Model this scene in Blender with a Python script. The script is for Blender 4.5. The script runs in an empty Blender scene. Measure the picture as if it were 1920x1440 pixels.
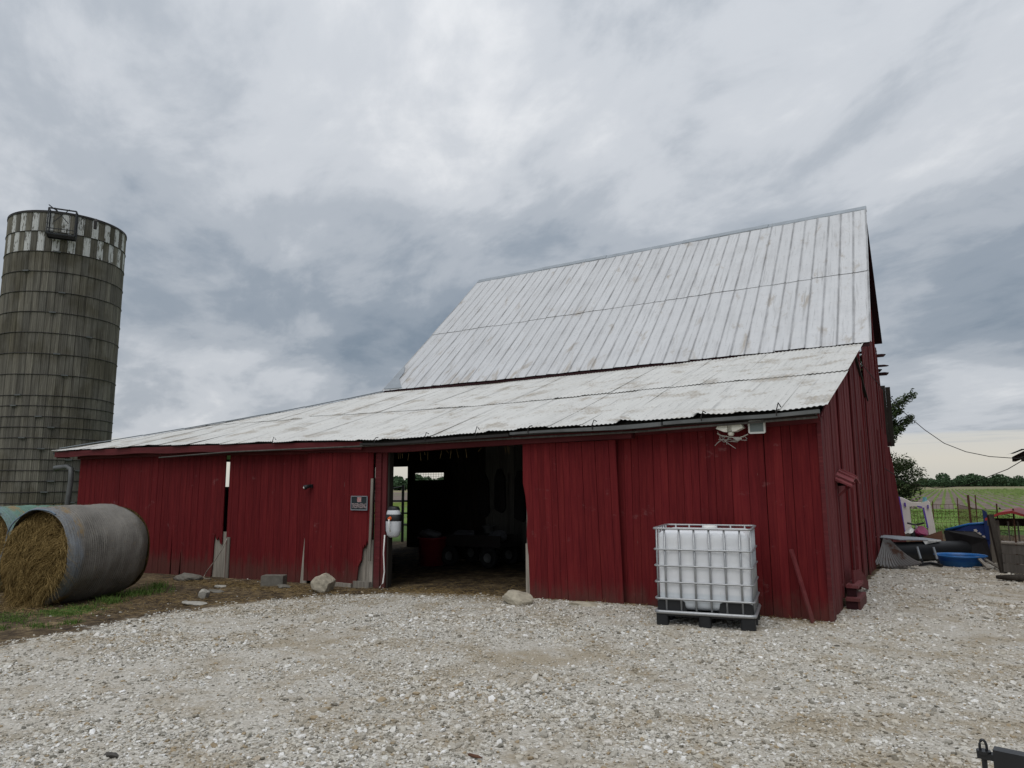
import bpy, math, random
import numpy as np
from mathutils import Matrix, Vector
R = math.radians
random.seed(7); RNG = np.random.default_rng(7)
scn = bpy.context.scene
COL = scn.collection

# ------------------------------------------------------------------ camera
# world frame: x along the barn's front wall (to the right), y away from the viewer, origin at the near corner
YAW, FPX, PITCH, ROLL = R(32), 1330.0, math.atan(192 / 1330.0), 0.0061
CAM = Vector((1.417, -9.368, 1.6))
fw0 = Vector((-math.sin(YAW), math.cos(YAW), 0)); rt0 = Vector((math.cos(YAW), math.sin(YAW), 0)); up0 = Vector((0, 0, 1))
FW = fw0 * math.cos(PITCH) + up0 * math.sin(PITCH); UP = -fw0 * math.sin(PITCH) + up0 * math.cos(PITCH)
RT = rt0 * math.cos(ROLL) - UP * math.sin(ROLL); UP = UP * math.cos(ROLL) + rt0 * math.sin(ROLL)
cd = bpy.data.cameras.new('camera'); cam = bpy.data.objects.new('camera', cd); COL.objects.link(cam)
cam.matrix_world = Matrix(((RT.x, UP.x, -FW.x, CAM.x), (RT.y, UP.y, -FW.y, CAM.y), (RT.z, UP.z, -FW.z, CAM.z), (0, 0, 0, 1)))
cd.sensor_width = 36; cd.lens = FPX / 1920 * 36; cd.clip_start = .05; cd.clip_end = 8000
scn.camera = cam
scn.view_settings.view_transform = 'Standard'; scn.view_settings.look = 'None'
scn.view_settings.exposure = 0.0; scn.view_settings.gamma = 1
scn.cycles.use_denoising = True
scn.cycles.max_bounces = 4; scn.cycles.diffuse_bounces = 3; scn.cycles.glossy_bounces = 2; scn.cycles.transmission_bounces = 1

# ------------------------------------------------------------------ node helper
class G:
    def __init__(s, nt): s.nt = nt
    def new(s, t, **kw):
        n = s.nt.nodes.new(t)
        for k, v in kw.items(): setattr(n, k, v)
        return n
    def put(s, sock, v):
        if isinstance(v, bpy.types.NodeSocket): s.nt.links.new(v, sock)
        elif v is not None:
            if sock.type == 'RGBA' and not hasattr(v, '__len__'): v = (v, v, v, 1)
            elif sock.type == 'RGBA' and len(v) == 3: v = (*v, 1)
            sock.default_value = v
    def pos(s): return s.new('ShaderNodeNewGeometry').outputs['Position']
    def objpos(s): return s.new('ShaderNodeTexCoord').outputs['Object']
    def uv(s): return s.new('ShaderNodeTexCoord').outputs['UV']
    def rnd(s): return s.new('ShaderNodeObjectInfo').outputs['Random']
    def attr(s, name): return s.new('ShaderNodeAttribute', attribute_name=name).outputs['Fac']
    def map(s, v, scale=(1, 1, 1), loc=(0, 0, 0), rot=(0, 0, 0)):
        n = s.new('ShaderNodeMapping'); s.put(n.inputs['Vector'], v); s.put(n.inputs['Scale'], scale); s.put(n.inputs['Location'], loc); s.put(n.inputs['Rotation'], rot)
        return n.outputs[0]
    def noise(s, v, scale=5, detail=4, rough=.55, dist=0, out='Fac'):
        n = s.new('ShaderNodeTexNoise'); s.put(n.inputs['Vector'], v); s.put(n.inputs['Scale'], scale); s.put(n.inputs['Detail'], detail)
        s.put(n.inputs['Roughness'], rough); s.put(n.inputs['Distortion'], dist); return n.outputs[out]
    def vor(s, v, scale=5, feature='F1', out='Distance', rand=1):
        n = s.new('ShaderNodeTexVoronoi', feature=feature); s.put(n.inputs['Vector'], v); s.put(n.inputs['Scale'], scale); s.put(n.inputs['Randomness'], rand); return n.outputs[out]
    def ramp(s, fac, stops, interp='LINEAR'):
        n = s.new('ShaderNodeValToRGB'); n.color_ramp.interpolation = interp; e = n.color_ramp.elements
        while len(e) < len(stops): e.new(.5)
        for el, (p, c) in zip(e, stops):
            el.position = p; el.color = (c, c, c, 1) if not hasattr(c, '__len__') else (*c[:3], 1)
        s.put(n.inputs[0], fac); return n.outputs[0]
    def mix(s, f, a, b, blend='MIX'):
        n = s.new('ShaderNodeMix', data_type='RGBA', blend_type=blend); s.put(n.inputs[0], f); s.put(n.inputs[6], a); s.put(n.inputs[7], b); return n.outputs[2]
    def m(s, op, a, b=None, c=None, clamp=False):
        n = s.new('ShaderNodeMath', operation=op, use_clamp=clamp); s.put(n.inputs[0], a); s.put(n.inputs[1], b)
        if c is not None: s.put(n.inputs[2], c)
        return n.outputs[0]
    def sep(s, v): n = s.new('ShaderNodeSeparateXYZ'); s.put(n.inputs[0], v); return n.outputs
    def comb(s, x, y, z): n = s.new('ShaderNodeCombineXYZ'); s.put(n.inputs[0], x); s.put(n.inputs[1], y); s.put(n.inputs[2], z); return n.outputs[0]
    def smooth(s, v, a, b):
        n = s.new('ShaderNodeMapRange', interpolation_type='SMOOTHSTEP'); s.put(n.inputs[0], v); s.put(n.inputs[1], a); s.put(n.inputs[2], b); return n.outputs[0]

# ------------------------------------------------------------------ world: overcast sky
SUN_EL, SUN_AZ = R(60), R(172)          # azimuth of where the sun stands, from +y towards +x
world = bpy.data.worlds.new('World'); scn.world = world; world.use_nodes = True
wt = world.node_tree; wt.nodes.clear(); g = G(wt)
sky = g.new('ShaderNodeTexSky', sky_type='NISHITA', sun_disc=False); sky.sun_elevation = SUN_EL; sky.sun_rotation = SUN_AZ; sky.air_density = 1.2; sky.dust_density = 3
D = g.new('ShaderNodeTexCoord').outputs['Generated']; dx, dy, dz = g.sep(D)
den = g.m('ADD', g.m('MAXIMUM', dz, 0.0), .24)
px_, py_ = g.m('DIVIDE', dx, den), g.m('DIVIDE', dy, den)
P = g.map(g.comb(px_, py_, 0), rot=(0, 0, R(28)))
Ps = g.map(P, scale=(.95, 1.2, 1))
warp = g.noise(g.map(Ps, loc=(3.1, 7.7, 0)), 1.1, 2, .5, 0, 'Color')
wv = g.new('ShaderNodeVectorMath', operation='MULTIPLY_ADD'); g.put(wv.inputs[0], warp); wv.inputs[1].default_value = (.55, .55, 0); g.put(wv.inputs[2], Ps)
n1 = g.noise(g.map(wv.outputs[0], loc=(.2, 6.0, 0)), 1.0, 9, .57)
n2 = g.noise(g.map(Ps, scale=(1, 1.25, 1), loc=(9.2, 2.0, 0)), 2.6, 9, .58, .35)
n3 = g.noise(g.map(Ps, loc=(3.9, 6.1, 0)), .42, 3, .5)
cl = g.m('ADD', g.m('ADD', g.m('MULTIPLY', n1, .62), g.m('MULTIPLY', n2, .27)), g.m('MULTIPLY', n3, .25))
cc = g.ramp(cl, [(.40, (.24, .30, .375)), (.49, (.345, .40, .47)), (.56, (.49, .535, .595)), (.635, (.66, .695, .745)), (.73, (.86, .88, .91))], 'EASE')
# overcast: brighter overhead than at the horizon
grad = g.ramp(dz, [(0, .84), (.25, .90), (.55, 1.0), (1, 1.12)])
cc = g.mix(1, cc, grad, 'MULTIPLY')
# clearer cream band along the horizon under the cloud deck, streaked edge
az = g.m('ARCTAN2', dx, dy)
st = g.noise(g.comb(g.m('MULTIPLY', az, 2.2), g.m('MULTIPLY', dz, 60), 0), 1.6, 5, .6)
edge = g.m('ADD', dz, g.m('MULTIPLY', g.m('SUBTRACT', st, .5), .055))
band = g.smooth(edge, .064, .050)
cream = g.ramp(dz, [(0, (.60, .59, .54)), (.03, (.68, .65, .58)), (.07, (.62, .63, .62))])
cc = g.mix(band, cc, cream)
b1 = g.new('ShaderNodeBackground'); g.put(b1.inputs[0], sky.outputs[0]); b1.inputs[1].default_value = .06
b2 = g.new('ShaderNodeBackground'); g.put(b2.inputs[0], cc); b2.inputs[1].default_value = 1.0
mx = g.new('ShaderNodeMixShader'); mx.inputs[0].default_value = .94
wt.links.new(b1.outputs[0], mx.inputs[1]); wt.links.new(b2.outputs[0], mx.inputs[2])
wt.links.new(mx.outputs[0], g.new('ShaderNodeOutputWorld').inputs[0])

sd = bpy.data.lights.new('sun', 'SUN'); sd.energy = 1.5; sd.angle = R(55); sd.color = (1, .975, .94)
sun = bpy.data.objects.new('sun', sd); COL.objects.link(sun)
sv = Vector((math.sin(SUN_AZ) * math.cos(SUN_EL), math.cos(SUN_AZ) * math.cos(SUN_EL), math.sin(SUN_EL)))
sun.rotation_euler = sv.to_track_quat('Z', 'Y').to_euler(); sun.location = (0, 0, 30)

# ------------------------------------------------------------------ materials
MATS = {}
def new_mat(name, rough=.7, metal=0, spec=.3):
    m = bpy.data.materials.new(name); m.use_nodes = True; nt = m.node_tree; b = nt.nodes['Principled BSDF']
    b.inputs['Roughness'].default_value = rough; b.inputs['Metallic'].default_value = metal; b.inputs['Specular IOR Level'].default_value = spec
    MATS[name] = m; return m, G(nt), b
def bump(g, b, h, strength=.3, dist=.01):
    n = g.new('ShaderNodeBump'); n.inputs['Strength'].default_value = strength; n.inputs['Distance'].default_value = dist
    g.put(n.inputs['Height'], h); g.put(b.inputs['Normal'], n.outputs[0])
def plain(name, col, rough=.6, metal=0, spec=.3, var=.25, scale=9):
    m, g, b = new_mat(name, rough, metal, spec)
    n = g.noise(g.pos(), scale, 5, .6); f = g.m('ADD', 1 - var, g.m('MULTIPLY', n, 2 * var))
    g.put(b.inputs['Base Color'], g.mix(1, (*col, 1), g.mix(0, g.comb(f, f, f), (1, 1, 1)), 'MULTIPLY'))
    bump(g, b, n, .15, .01); return m

def wood_mat(name, ca, cb, cc_, grain=(18, 18, 1.1), wear=None, wearcol=(.24, .22, .19), rough=.75, spec=.25, objvar=.35):
    m, g, b = new_mat(name, rough, 0, spec)
    r = g.rnd(); p = g.pos()
    off = g.comb(g.m('MULTIPLY', r, 37.0), g.m('MULTIPLY', r, 11.0), g.m('MULTIPLY', r, 5.0))
    va = g.new('ShaderNodeVectorMath', operation='ADD'); g.put(va.inputs[0], p); g.put(va.inputs[1], off)
    q = g.map(va.outputs[0], scale=grain)
    n = g.noise(q, 1.6, 6, .62, .3); n2 = g.noise(g.map(va.outputs[0], scale=(1.6, 1.6, .7)), 1.4, 4, .6)
    c = g.ramp(g.m('ADD', g.m('MULTIPLY', n, .75), g.m('MULTIPLY', n2, .25)), [(.30, ca), (.5, cb), (.72, cc_)])
    c = g.mix(1, c, g.mix(r, (1 - objvar,) * 3, (1 + objvar * .7,) * 3), 'MULTIPLY')
    if wear is not None:
        w = g.noise(g.map(va.outputs[0], scale=(9, 9, 1.6)), 2.2, 7, .68, .2)
        w2 = g.noise(p, 2.1, 3, .6)
        f = g.smooth(g.m('ADD', w, g.m('MULTIPLY', g.m('SUBTRACT', w2, .5), .35)), wear, wear + .06)
        c = g.mix(f, c, wearcol)
        zz_ = g.sep(p)[2]; mud = g.noise(g.map(p, scale=(3.5, 3.5, 1.2), loc=(6, 1, 2)), 1.8, 6, .7)
        c = g.mix(g.m('MULTIPLY', g.smooth(g.m('SUBTRACT', g.m('MULTIPLY', mud, .9), zz_), .12, .50), .55), c, (.085, .05, .04))
        sm = g.noise(g.map(p, scale=(1, 1, 1.5), loc=(2, 3, 1)), 2.6, 6, .72); c = g.mix(g.m('MULTIPLY', g.smooth(sm, .62, .74), .30), c, (.26, .15, .15))
    g.put(b.inputs['Base Color'], c); bump(g, b, n, .35, .004); return m

wood_mat('red_paint', (.080, .0085, .0108), (.122, .0128, .0152), (.165, .0210, .0205), wear=.71, wearcol=(.17, .095, .085), rough=.75, objvar=.13, spec=.08)
wood_mat('red_paint_old', (.095, .017, .020), (.140, .030, .033), (.19, .052, .054), wear=.67, wearcol=(.17, .10, .088), rough=.8, objvar=.2, spec=.1)
wood_mat('red_trim', (.07, .010, .012), (.105, .015, .018), (.15, .027, .028), grain=(1.1, 18, 18), wear=.70, wearcol=(.16, .12, .105))
wood_mat('red_faded', (.15, .032, .036), (.21, .055, .060), (.27, .09, .09), grain=(6, 6, 6), wear=.75)
wood_mat('grey_wood', (.13, .115, .095), (.25, .225, .19), (.37, .345, .30), rough=.85)
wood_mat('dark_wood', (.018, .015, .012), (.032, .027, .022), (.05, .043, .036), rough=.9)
wood_mat('dull_wood', (.05, .045, .04), (.085, .078, .07), (.13, .12, .11), rough=.9)
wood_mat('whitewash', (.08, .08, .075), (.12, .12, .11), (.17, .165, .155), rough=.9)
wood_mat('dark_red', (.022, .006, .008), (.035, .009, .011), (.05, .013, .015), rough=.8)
plain('gutter_metal', (.12, .125, .125), .6, .3, .4, .55, 4)
plain('galv', (.36, .37, .38), .45, .6, .5, .2, 30)
plain('black_plastic', (.012, .013, .015), .5, 0, .4, .2)
plain('black_metal', (.016, .017, .019), .42, .2, .5, .3, 14)
plain('dark_steel', (.03, .027, .026), .6, .4, .4, .4, 10)
plain('rust', (.11, .055, .035), .85, .2, .2, .5, 8)
plain('white_plastic', (.72, .72, .69), .45, 0, .4, .08)
plain('lamp_white', (.62, .60, .52), .5, 0, .4, .2, 20)
plain('grey_glass', (.16, .19, .185), .2, 0, .5, .1)
plain('reel_grey', (.55, .57, .60), .42, 0, .4, .08)
plain('hose_white', (.70, .70, .67), .5, 0, .4, .05)
plain('orange_plastic', (.75, .13, .03), .45, 0, .4, .1)
plain('blue_plastic', (.022, .14, .40), .38, 0, .4, .25, 3)
plain('deep_blue', (.016, .038, .15), .4, 0, .4, .3, 3)
plain('purple_plastic', (.12, .06, .38), .45, 0, .4, .2)
plain('cream_plastic', (.74, .69, .63), .55, 0, .3, .15, 2)
plain('magenta_plastic', (.24, .025, .09), .45, 0, .4, .2)
plain('teal_plastic', (.12, .30, .34), .45, 0, .4, .2)
plain('house_red', (.42, .05, .05), .5, 0, .3, .25, 3)
plain('house_tan', (.16, .14, .115), .7, 0, .2, .3, 3)
plain('limestone', (.36, .325, .255), .9, 0, .15, .6, 11)
plain('concrete', (.15, .14, .12), .95, 0, .1, .5, 12)
plain('pale_stone', (.31, .295, .26), .9, 0, .15, .5, 14)
plain('hay_loose', (.22, .145, .055), .9, 0, .1, .5, 16)
plain('rubber', (.014, .014, .015), .8, 0, .2, .3)
plain('tub_red', (.16, .012, .018), .5, 0, .4, .2)
plain('sack', (.12, .125, .14), .8, 0, .2, .4, 6)
plain('tarp', (.022, .021, .022), .75, 0, .3, .5, 5)
plain('tin_grey', (.30, .33, .36), .5, .35, .4, .3, 3)
plain('nest', (.34, .33, .30), .9, 0, .1, .4, 30)
plain('sign_black', (.012, .02, .024), .5, 0, .4, .2)
plain('sign_pale', (.42, .33, .33), .6, 0, .3, .25, 40)
plain('sign_red', (.45, .10, .09), .6, 0, .3, .3, 60)
plain('twig', (.16, .10, .07), .9, 0, .1, .4, 20)

def roof_mat(name, base, rib_dark, stain_amt, corr):
    m, g, b = new_mat(name, .42, .22, .5)
    u = g.uv(); p = g.pos(); r = g.rnd()
    ux, uy, _ = g.sep(u)
    streak = g.noise(g.map(u, scale=(9, .55, 1)), 1.3, 6, .62)
    cloud = g.noise(g.map(u, scale=(1.1, .8, 1), loc=(3, 1, 0)), 1.2, 6, .6)
    c = g.ramp(g.m('ADD', g.m('MULTIPLY', streak, .5), g.m('MULTIPLY', cloud, .5)), [(.30, tuple(v * .80 for v in base)), (.5, base), (.7, tuple(min(.92, v * 1.07) for v in base))])
    c = g.mix(1, c, g.mix(r, (.965,) * 3, (1.025,) * 3), 'MULTIPLY')
    # ochre / moss stains drawn out down the slope
    sn = g.noise(g.map(u, scale=(2.4, .85, 1) if not corr else (1.25, 1.5, 1), loc=(7.3, 2.2, 0)), 1.15, 7, .66, .4)
    if not corr: sn = g.m('ADD', sn, g.m('MULTIPLY', g.smooth(uy, 7.6, 6.4), .05))
    sf = g.m('MULTIPLY', g.smooth(sn, stain_amt, stain_amt + .14), g.ramp(streak, [(.3, .35), (.65, .95)]))
    c = g.mix(g.m('MULTIPLY', sf, .75), c, (.25, .19, .115))
    # dark weather streaks
    ds = g.noise(g.map(u, scale=(16, .7, 1), loc=(1.7, 9, 0)), 1.0, 5, .7)
    c = g.mix(g.m('MULTIPLY', g.smooth(ds, .53, .70), .50), c, (.20, .195, .19))
    # nail heads along purlin lines
    fu = g.m('ABSOLUTE', g.m('SUBTRACT', g.m('FRACT', g.m('DIVIDE', ux, .136 if corr else .27)), .5))
    fv = g.m('ABSOLUTE', g.m('SUBTRACT', g.m('FRACT', g.m('DIVIDE', uy, .62)), .5))
    dd = g.m('ADD', g.m('POWER', g.m('MULTIPLY', fu, .136 if corr else .27), 2), g.m('POWER', g.m('MULTIPLY', fv, .62), 2))
    nl = g.m('MULTIPLY', g.smooth(dd, .00022, .00006), .75 if corr else .3)
    c = g.mix(nl, c, (.10, .085, .07))
    if rib_dark:
        fr = g.m('ABSOLUTE', g.m('SUBTRACT', g.m('FRACT', g.m('ADD', g.m('DIVIDE', ux, .27), .5)), .5))
        rn = g.noise(g.map(u, scale=(3, .8, 1)), 1.4, 5, .65)
        rf = g.m('MULTIPLY', g.smooth(fr, .15, .02), g.ramp(rn, [(.35, .12), (.65, .72)]))
        c = g.mix(rf, c, (.17, .165, .165))
    g.put(b.inputs['Base Color'], c)
    g.put(b.inputs['Roughness'], g.ramp(cloud, [(.3, .58), (.7, .40)]))
    dent = g.noise(g.map(u, scale=(2.2, 2.6, 1)), 1.5, 3, .5)
    bump(g, b, dent, .5, .05); return m
roof_mat('roof_main', (.545, .55, .56), True, .565, False)
roof_mat('roof_lean', (.64, .632, .60), False, .505, True)

# ground
def ground_colour(g, p):
    n = g.noise(p, 1.9, 6, .68); n2 = g.noise(g.map(p, loc=(5, 3, 0)), .5, 5, .65)
    return n, n2
m, g, b = new_mat('ground', .95, 0, .12)
p = g.pos(); dirt = g.attr('dirt'); grass = g.attr('grass')
e = g.noise(p, 3.5, 6, .65)
dm = g.smooth(g.m('ADD', dirt, g.m('MULTIPLY', g.m('SUBTRACT', e, .5), 1.1)), .40, .60)
cellc = g.sep(g.vor(p, 42, 'F1', 'Color'))[0]; cell = g.vor(p, 42); fine = g.noise(p, 120, 3, .7)
gc = g.ramp(cellc, [(0, (.19, .175, .14)), (.25, (.40, .375, .32)), (.7, (.56, .535, .475)), (1, (.71, .695, .65))])
gc = g.mix(g.m('MULTIPLY', g.smooth(cell, .012, .022), .35), gc, (.34, .30, .235))
gc = g.mix(.35, gc, g.ramp(fine, [(.3, (.33, .30, .255)), (.7, (.76, .73, .68))]))
bn, bn2 = ground_colour(g, p)
gc = g.mix(g.m('MULTIPLY', g.smooth(g.m('ADD', g.m('MULTIPLY', bn, .6), g.m('MULTIPLY', bn2, .4)), .455, .61), .75), gc, (.31, .255, .175))
dn = g.noise(p, 7, 6, .7)
dc = g.ramp(g.m('ADD', g.m('MULTIPLY', dn, .6), g.m('MULTIPLY', bn, .4)), [(.34, (.020, .015, .011)), (.46, (.062, .045, .029)), (.54, (.12, .088, .052)), (.64, (.26, .195, .11))])
peb = g.m('MULTIPLY', g.m('MULTIPLY', g.smooth(cellc, .70, .74), g.smooth(cell, .014, .009)), g.smooth(g.noise(p, 1.6, 4, .65), .46, .60)); dc = g.mix(peb, dc, (.40, .375, .33))
c = g.mix(dm, gc, dc)
gn = g.noise(p, 1.4, 6, .65)
grn = g.ramp(g.noise(p, 5, 5, .7), [(.3, (.035, .065, .018)), (.55, (.075, .13, .03)), (.75, (.13, .17, .055))])
c = g.mix(g.smooth(g.m('ADD', grass, g.m('MULTIPLY', g.m('SUBTRACT', gn, .5), 1.0)), .42, .6), c, grn)
g.put(b.inputs['Base Color'], c)
bump(g, b, g.m('ADD', g.m('MULTIPLY', cell, -12), dn), .35, .015)

m, g, b = new_mat('gravel_stone', .88, 0, .18)
r = g.rnd(); oi = g.new('ShaderNodeObjectInfo').outputs['Location']
sc = g.ramp(r, [(0, (.15, .14, .115)), (.12, (.31, .29, .25)), (.32, (.475, .45, .39)), (.65, (.59, .565, .505)), (.9, (.67, .655, .62)), (1, (.80, .79, .77))])
bn, bn2 = ground_colour(g, oi)
bf = g.smooth(g.m('ADD', g.m('MULTIPLY', bn, .6), g.m('MULTIPLY', bn2, .4)), .455, .61)
r2 = g.m('FRACT', g.m('MULTIPLY', r, 17.3))
sc = g.mix(g.m('MULTIPLY', bf, g.m('ADD', g.m('MULTIPLY', r2, .6), .2)), sc, (.35, .29, .20))
sc = g.mix(g.smooth(r2, .90, .95), sc, (.33, .26, .17))
sc = g.mix(1, sc, g.ramp(g.noise(g.pos(), 60, 4, .6), [(.3, .78), (.7, 1.12)]), 'MULTIPLY')
g.put(b.inputs['Base Color'], sc)

m, g, b = new_mat('grass', .8, 0, .15)
g.put(b.inputs['Base Color'], g.ramp(g.noise(g.pos(), 23, 3, .7), [(.25, (.045, .085, .018)), (.5, (.085, .15, .03)), (.75, (.17, .20, .06))]))
m, g, b = new_mat('straw', .85, 0, .15)
g.put(b.inputs['Base Color'], g.ramp(g.noise(g.pos(), 31, 3, .7), [(.25, (.10, .066, .026)), (.5, (.21, .145, .062)), (.75, (.36, .27, .13))]))
m, g, b = new_mat('strip_green', .95, 0, .1)
p = g.pos()
g.put(b.inputs['Base Color'], g.mix(g.smooth(g.noise(p, .9, 5, .7), .52, .68), g.ramp(g.noise(p, 2.5, 6, .7), [(.3, (.07, .13, .025)), (.55, (.13, .215, .04)), (.75, (.19, .26, .07))]), (.19, .15, .10)))
m, g, b = new_mat('soil', .95, 0, .1)
p = g.pos(); x_, y_, z_ = g.sep(p)
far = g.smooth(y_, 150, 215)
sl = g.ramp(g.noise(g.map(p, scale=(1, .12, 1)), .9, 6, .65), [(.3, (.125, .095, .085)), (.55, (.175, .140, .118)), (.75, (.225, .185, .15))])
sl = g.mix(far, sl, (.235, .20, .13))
wx = g.noise(g.map(p, scale=(.012, .03, 1)), 1, 3, .5)
sl = g.mix(g.m('MULTIPLY', g.smooth(wx, .56, .62), g.smooth(y_, 110, 140)), sl, (.12, .215, .045))
g.put(b.inputs['Base Color'], sl)
m, g, b = new_mat('crop', .9, 0, .1)
g.put(b.inputs['Base Color'], g.ramp(g.noise(g.pos(), 2, 4, .7), [(.3, (.085, .14, .03)), (.7, (.19, .245, .06))]))
def leaf_mat(name, a, bcol, c_):
    m, g, b = new_mat(name, .75, 0, .15)
    n = g.noise(g.pos(), .9, 4, .7); n2 = g.noise(g.pos(), 7, 3, .6)
    g.put(b.inputs['Base Color'], g.ramp(g.m('ADD', g.m('MULTIPLY', n, .5), g.m('MULTIPLY', n2, .5)), [(.3, a), (.5, bcol), (.7, c_)])); return m
leaf_mat('cedar_leaf', (.022, .038, .016), (.045, .068, .026), (.085, .10, .045))
leaf_mat('wood_leaf', (.034, .064, .034), (.056, .100, .050), (.086, .138, .068))
leaf_mat('bark', (.05, .04, .03), (.08, .065, .05), (.11, .09, .07))

# silo concrete
def silo_mat(name, paint):
    m, g, b = new_mat(name, .92, 0, .12)
    r = g.rnd(); p = g.pos(); o = g.objpos()
    x_, y_, z_ = g.sep(p)
    st = g.noise(g.map(p, scale=(7, 7, .45)), 1.7, 6, .65); bl = g.noise(p, .55, 4, .6); wet = g.noise(g.map(p, scale=(1.3, 1.3, .3)), 1.2, 5, .65)
    c = g.ramp(st, [(.28, (.086, .080, .068)), (.5, (.148, .139, .119)), (.66, (.205, .194, .165)), (.8, (.30, .29, .255))])
    c = g.mix(g.smooth(bl, .46, .62), c, g.mix(1, c, (.74, .72, .66), 'MULTIPLY'))
    c = g.mix(g.m('MULTIPLY', g.smooth(wet, .58, .72), .4), c, (.115, .105, .065))
    run = g.noise(g.map(p, scale=(4.5, 4.5, .16), loc=(3, 3, 3)), 1.3, 5, .7); c = g.mix(g.m('MULTIPLY', g.smooth(run, .60, .70), .5), c, (.27, .26, .235)); c = g.mix(g.m('MULTIPLY', g.smooth(run, .40, .30), .5), c, (.055, .050, .042))
    c = g.mix(1, c, g.mix(r, (.76, .76, .77), (1.2, 1.18, 1.14)), 'MULTIPLY')
    if paint:
        w = g.noise(g.map(p, scale=(9, 9, 1.6)), 2.0, 7, .7, .3); w2 = g.noise(p, 2.3, 3, .6)
        c = g.mix(g.smooth(g.m('ADD', w, g.m('MULTIPLY', g.m('SUBTRACT', w2, .5), .5)), .60, .52), c, (.56, .56, .55))
    g.put(b.inputs['Base Color'], c); bump(g, b, st, .4, .01); return m
silo_mat('stave_concrete', False); silo_mat('stave_painted', True)

# hay bales
def net_mat(name, base, dark, hayish):
    m, g, b = new_mat(name, .6, 0, .3)
    u = g.uv(); ux, uy, _ = g.sep(u)          # ux along the axis (m), uy round the circumference (m)
    w = g.noise(g.map(u, scale=(.6, 1.5, 1)), 1.5, 3, .6)
    s = g.m('SINE', g.m('MULTIPLY', g.m('ADD', ux, g.m('MULTIPLY', w, .02)), 2 * math.pi / .036))
    z = g.m('SINE', g.m('ADD', g.m('MULTIPLY', uy, 2 * math.pi / .03), g.m('MULTIPLY', s, 1.2)))
    fine = g.noise(g.map(u, scale=(40, 25, 1)), 2, 4, .7); bl = g.noise(u, 1.6, 5, .6)
    fuzz = g.noise(g.map(u, scale=(60, 16, 1), loc=(2, 5, 0)), 1.6, 5, .75)
    ring_ = g.m('MULTIPLY', g.m('MULTIPLY', s, g.smooth(g.noise(g.map(u, scale=(2.5, .8, 1), loc=(1, 8, 0)), 1.2, 3, .6), .35, .65)), .15)
    f = g.m('ADD', g.m('ADD', ring_, g.m('MULTIPLY', z, .03)), g.m('ADD', g.m('MULTIPLY', g.m('SUBTRACT', fuzz, .5), .8), g.m('ADD', g.m('MULTIPLY', fine, .5), g.m('MULTIPLY', g.m('ADD', g.m('MULTIPLY', g.m('SUBTRACT', bl, .5), 1.8), .5), .45))))
    c = g.ramp(f, [(.18, dark), (.48, base), (.85, tuple(min(.9, v * 1.4) for v in base))])
    # two bands near the open end: blue net, with hay poking through
    hn = g.noise(g.map(u, scale=(9, 2.2, 1)), 1.7, 6, .7); hl = g.noise(g.map(u, scale=(1, .9, 1), loc=(4, 2, 0)), 1.1, 3, .5)
    blue = g.mix(g.m('ADD', g.m('MULTIPLY', fine, 1.6), -.3), (.07, .085, .105), (.23, .28, .34))
    bb = g.smooth(g.m('ADD', ux, g.m('ADD', g.m('MULTIPLY', g.m('SUBTRACT', hl, .5), .28), g.m('MULTIPLY', g.m('SUBTRACT', fuzz, .5), .16))), .21 if not hayish else .22, .13 if not hayish else .14)
    c = g.mix(g.m('MULTIPLY', bb, g.ramp(hn, [(.35, .10), (.6, .62)])), c, blue)
    hf = g.m('MULTIPLY', g.smooth(g.m('ADD', hn, g.m('MULTIPLY', g.m('SUBTRACT', hl, .5), 1.2)), .56 if not hayish else .50, .64), g.smooth(g.m('ABSOLUTE', g.m('SUBTRACT', ux, .16 if not hayish else .30)), .14 if not hayish else .16, .05))
    c = g.mix(g.m('MULTIPLY', hf, .85), c, g.mix(fine, (.13, .085, .035), (.33, .22, .09)))
    c = g.mix(g.m('MULTIPLY', g.smooth(g.m('ADD', ux, g.m('MULTIPLY', hl, .1)), 1.30, 1.40), .72), c, g.mix(fine, (.05, .046, .036), (.15, .14, .115)))
    g.put(b.inputs['Base Color'], c); bump(g, b, f, .7, .012); return m
net_mat('net_grey', (.165, .152, .132), (.045, .041, .034), False)
net_mat('net_green', (.105, .20, .155), (.045, .075, .06), True)
m, g, b = new_mat('hay', .9, 0, .1)
p = g.pos()
g.put(b.inputs['Base Color'], g.ramp(g.noise(g.map(p, scale=(14, 14, 4)), 2.2, 6, .7, .6), [(.28, (.035, .022, .008)), (.5, (.115, .075, .028)), (.72, (.26, .185, .078))]))
bump(g, b, g.noise(g.map(p, scale=(14, 14, 4)), 3, 6, .7, .6), 1, .05)
m, g, b = new_mat('hay_strand', .85, 0, .15)
g.put(b.inputs['Base Color'], g.ramp(g.noise(g.pos(), 26, 4, .7), [(.28, (.10, .065, .022)), (.5, (.22, .150, .055)), (.74, (.38, .28, .125))]))
# tank bottle
m, g, b = new_mat('hdpe', .42, 0, .4)
n = g.noise(g.pos(), 2.2, 4, .6); n2 = g.noise(g.map(g.pos(), scale=(6, 6, 1.5)), 2, 5, .6)
g.put(b.inputs['Base Color'], g.mix(g.smooth(n2, .62, .8), g.ramp(n, [(.3, (.66, .68, .71)), (.7, (.75, .76, .775))]), (.52, .53, .52)))
hz_ = g.sep(g.pos())[2]; lq = g.smooth(g.m('ADD', hz_, g.m('MULTIPLY', n, .03)), .40, .37)
g.put(b.inputs['Base Color'], g.mix(g.m('MULTIPLY', lq, .35), b.inputs['Base Color'].links[0].from_socket, (.42, .50, .55)))
b.inputs['Subsurface Weight'].default_value = .15; b.inputs['Subsurface Radius'].default_value = (.05, .05, .05)
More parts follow.
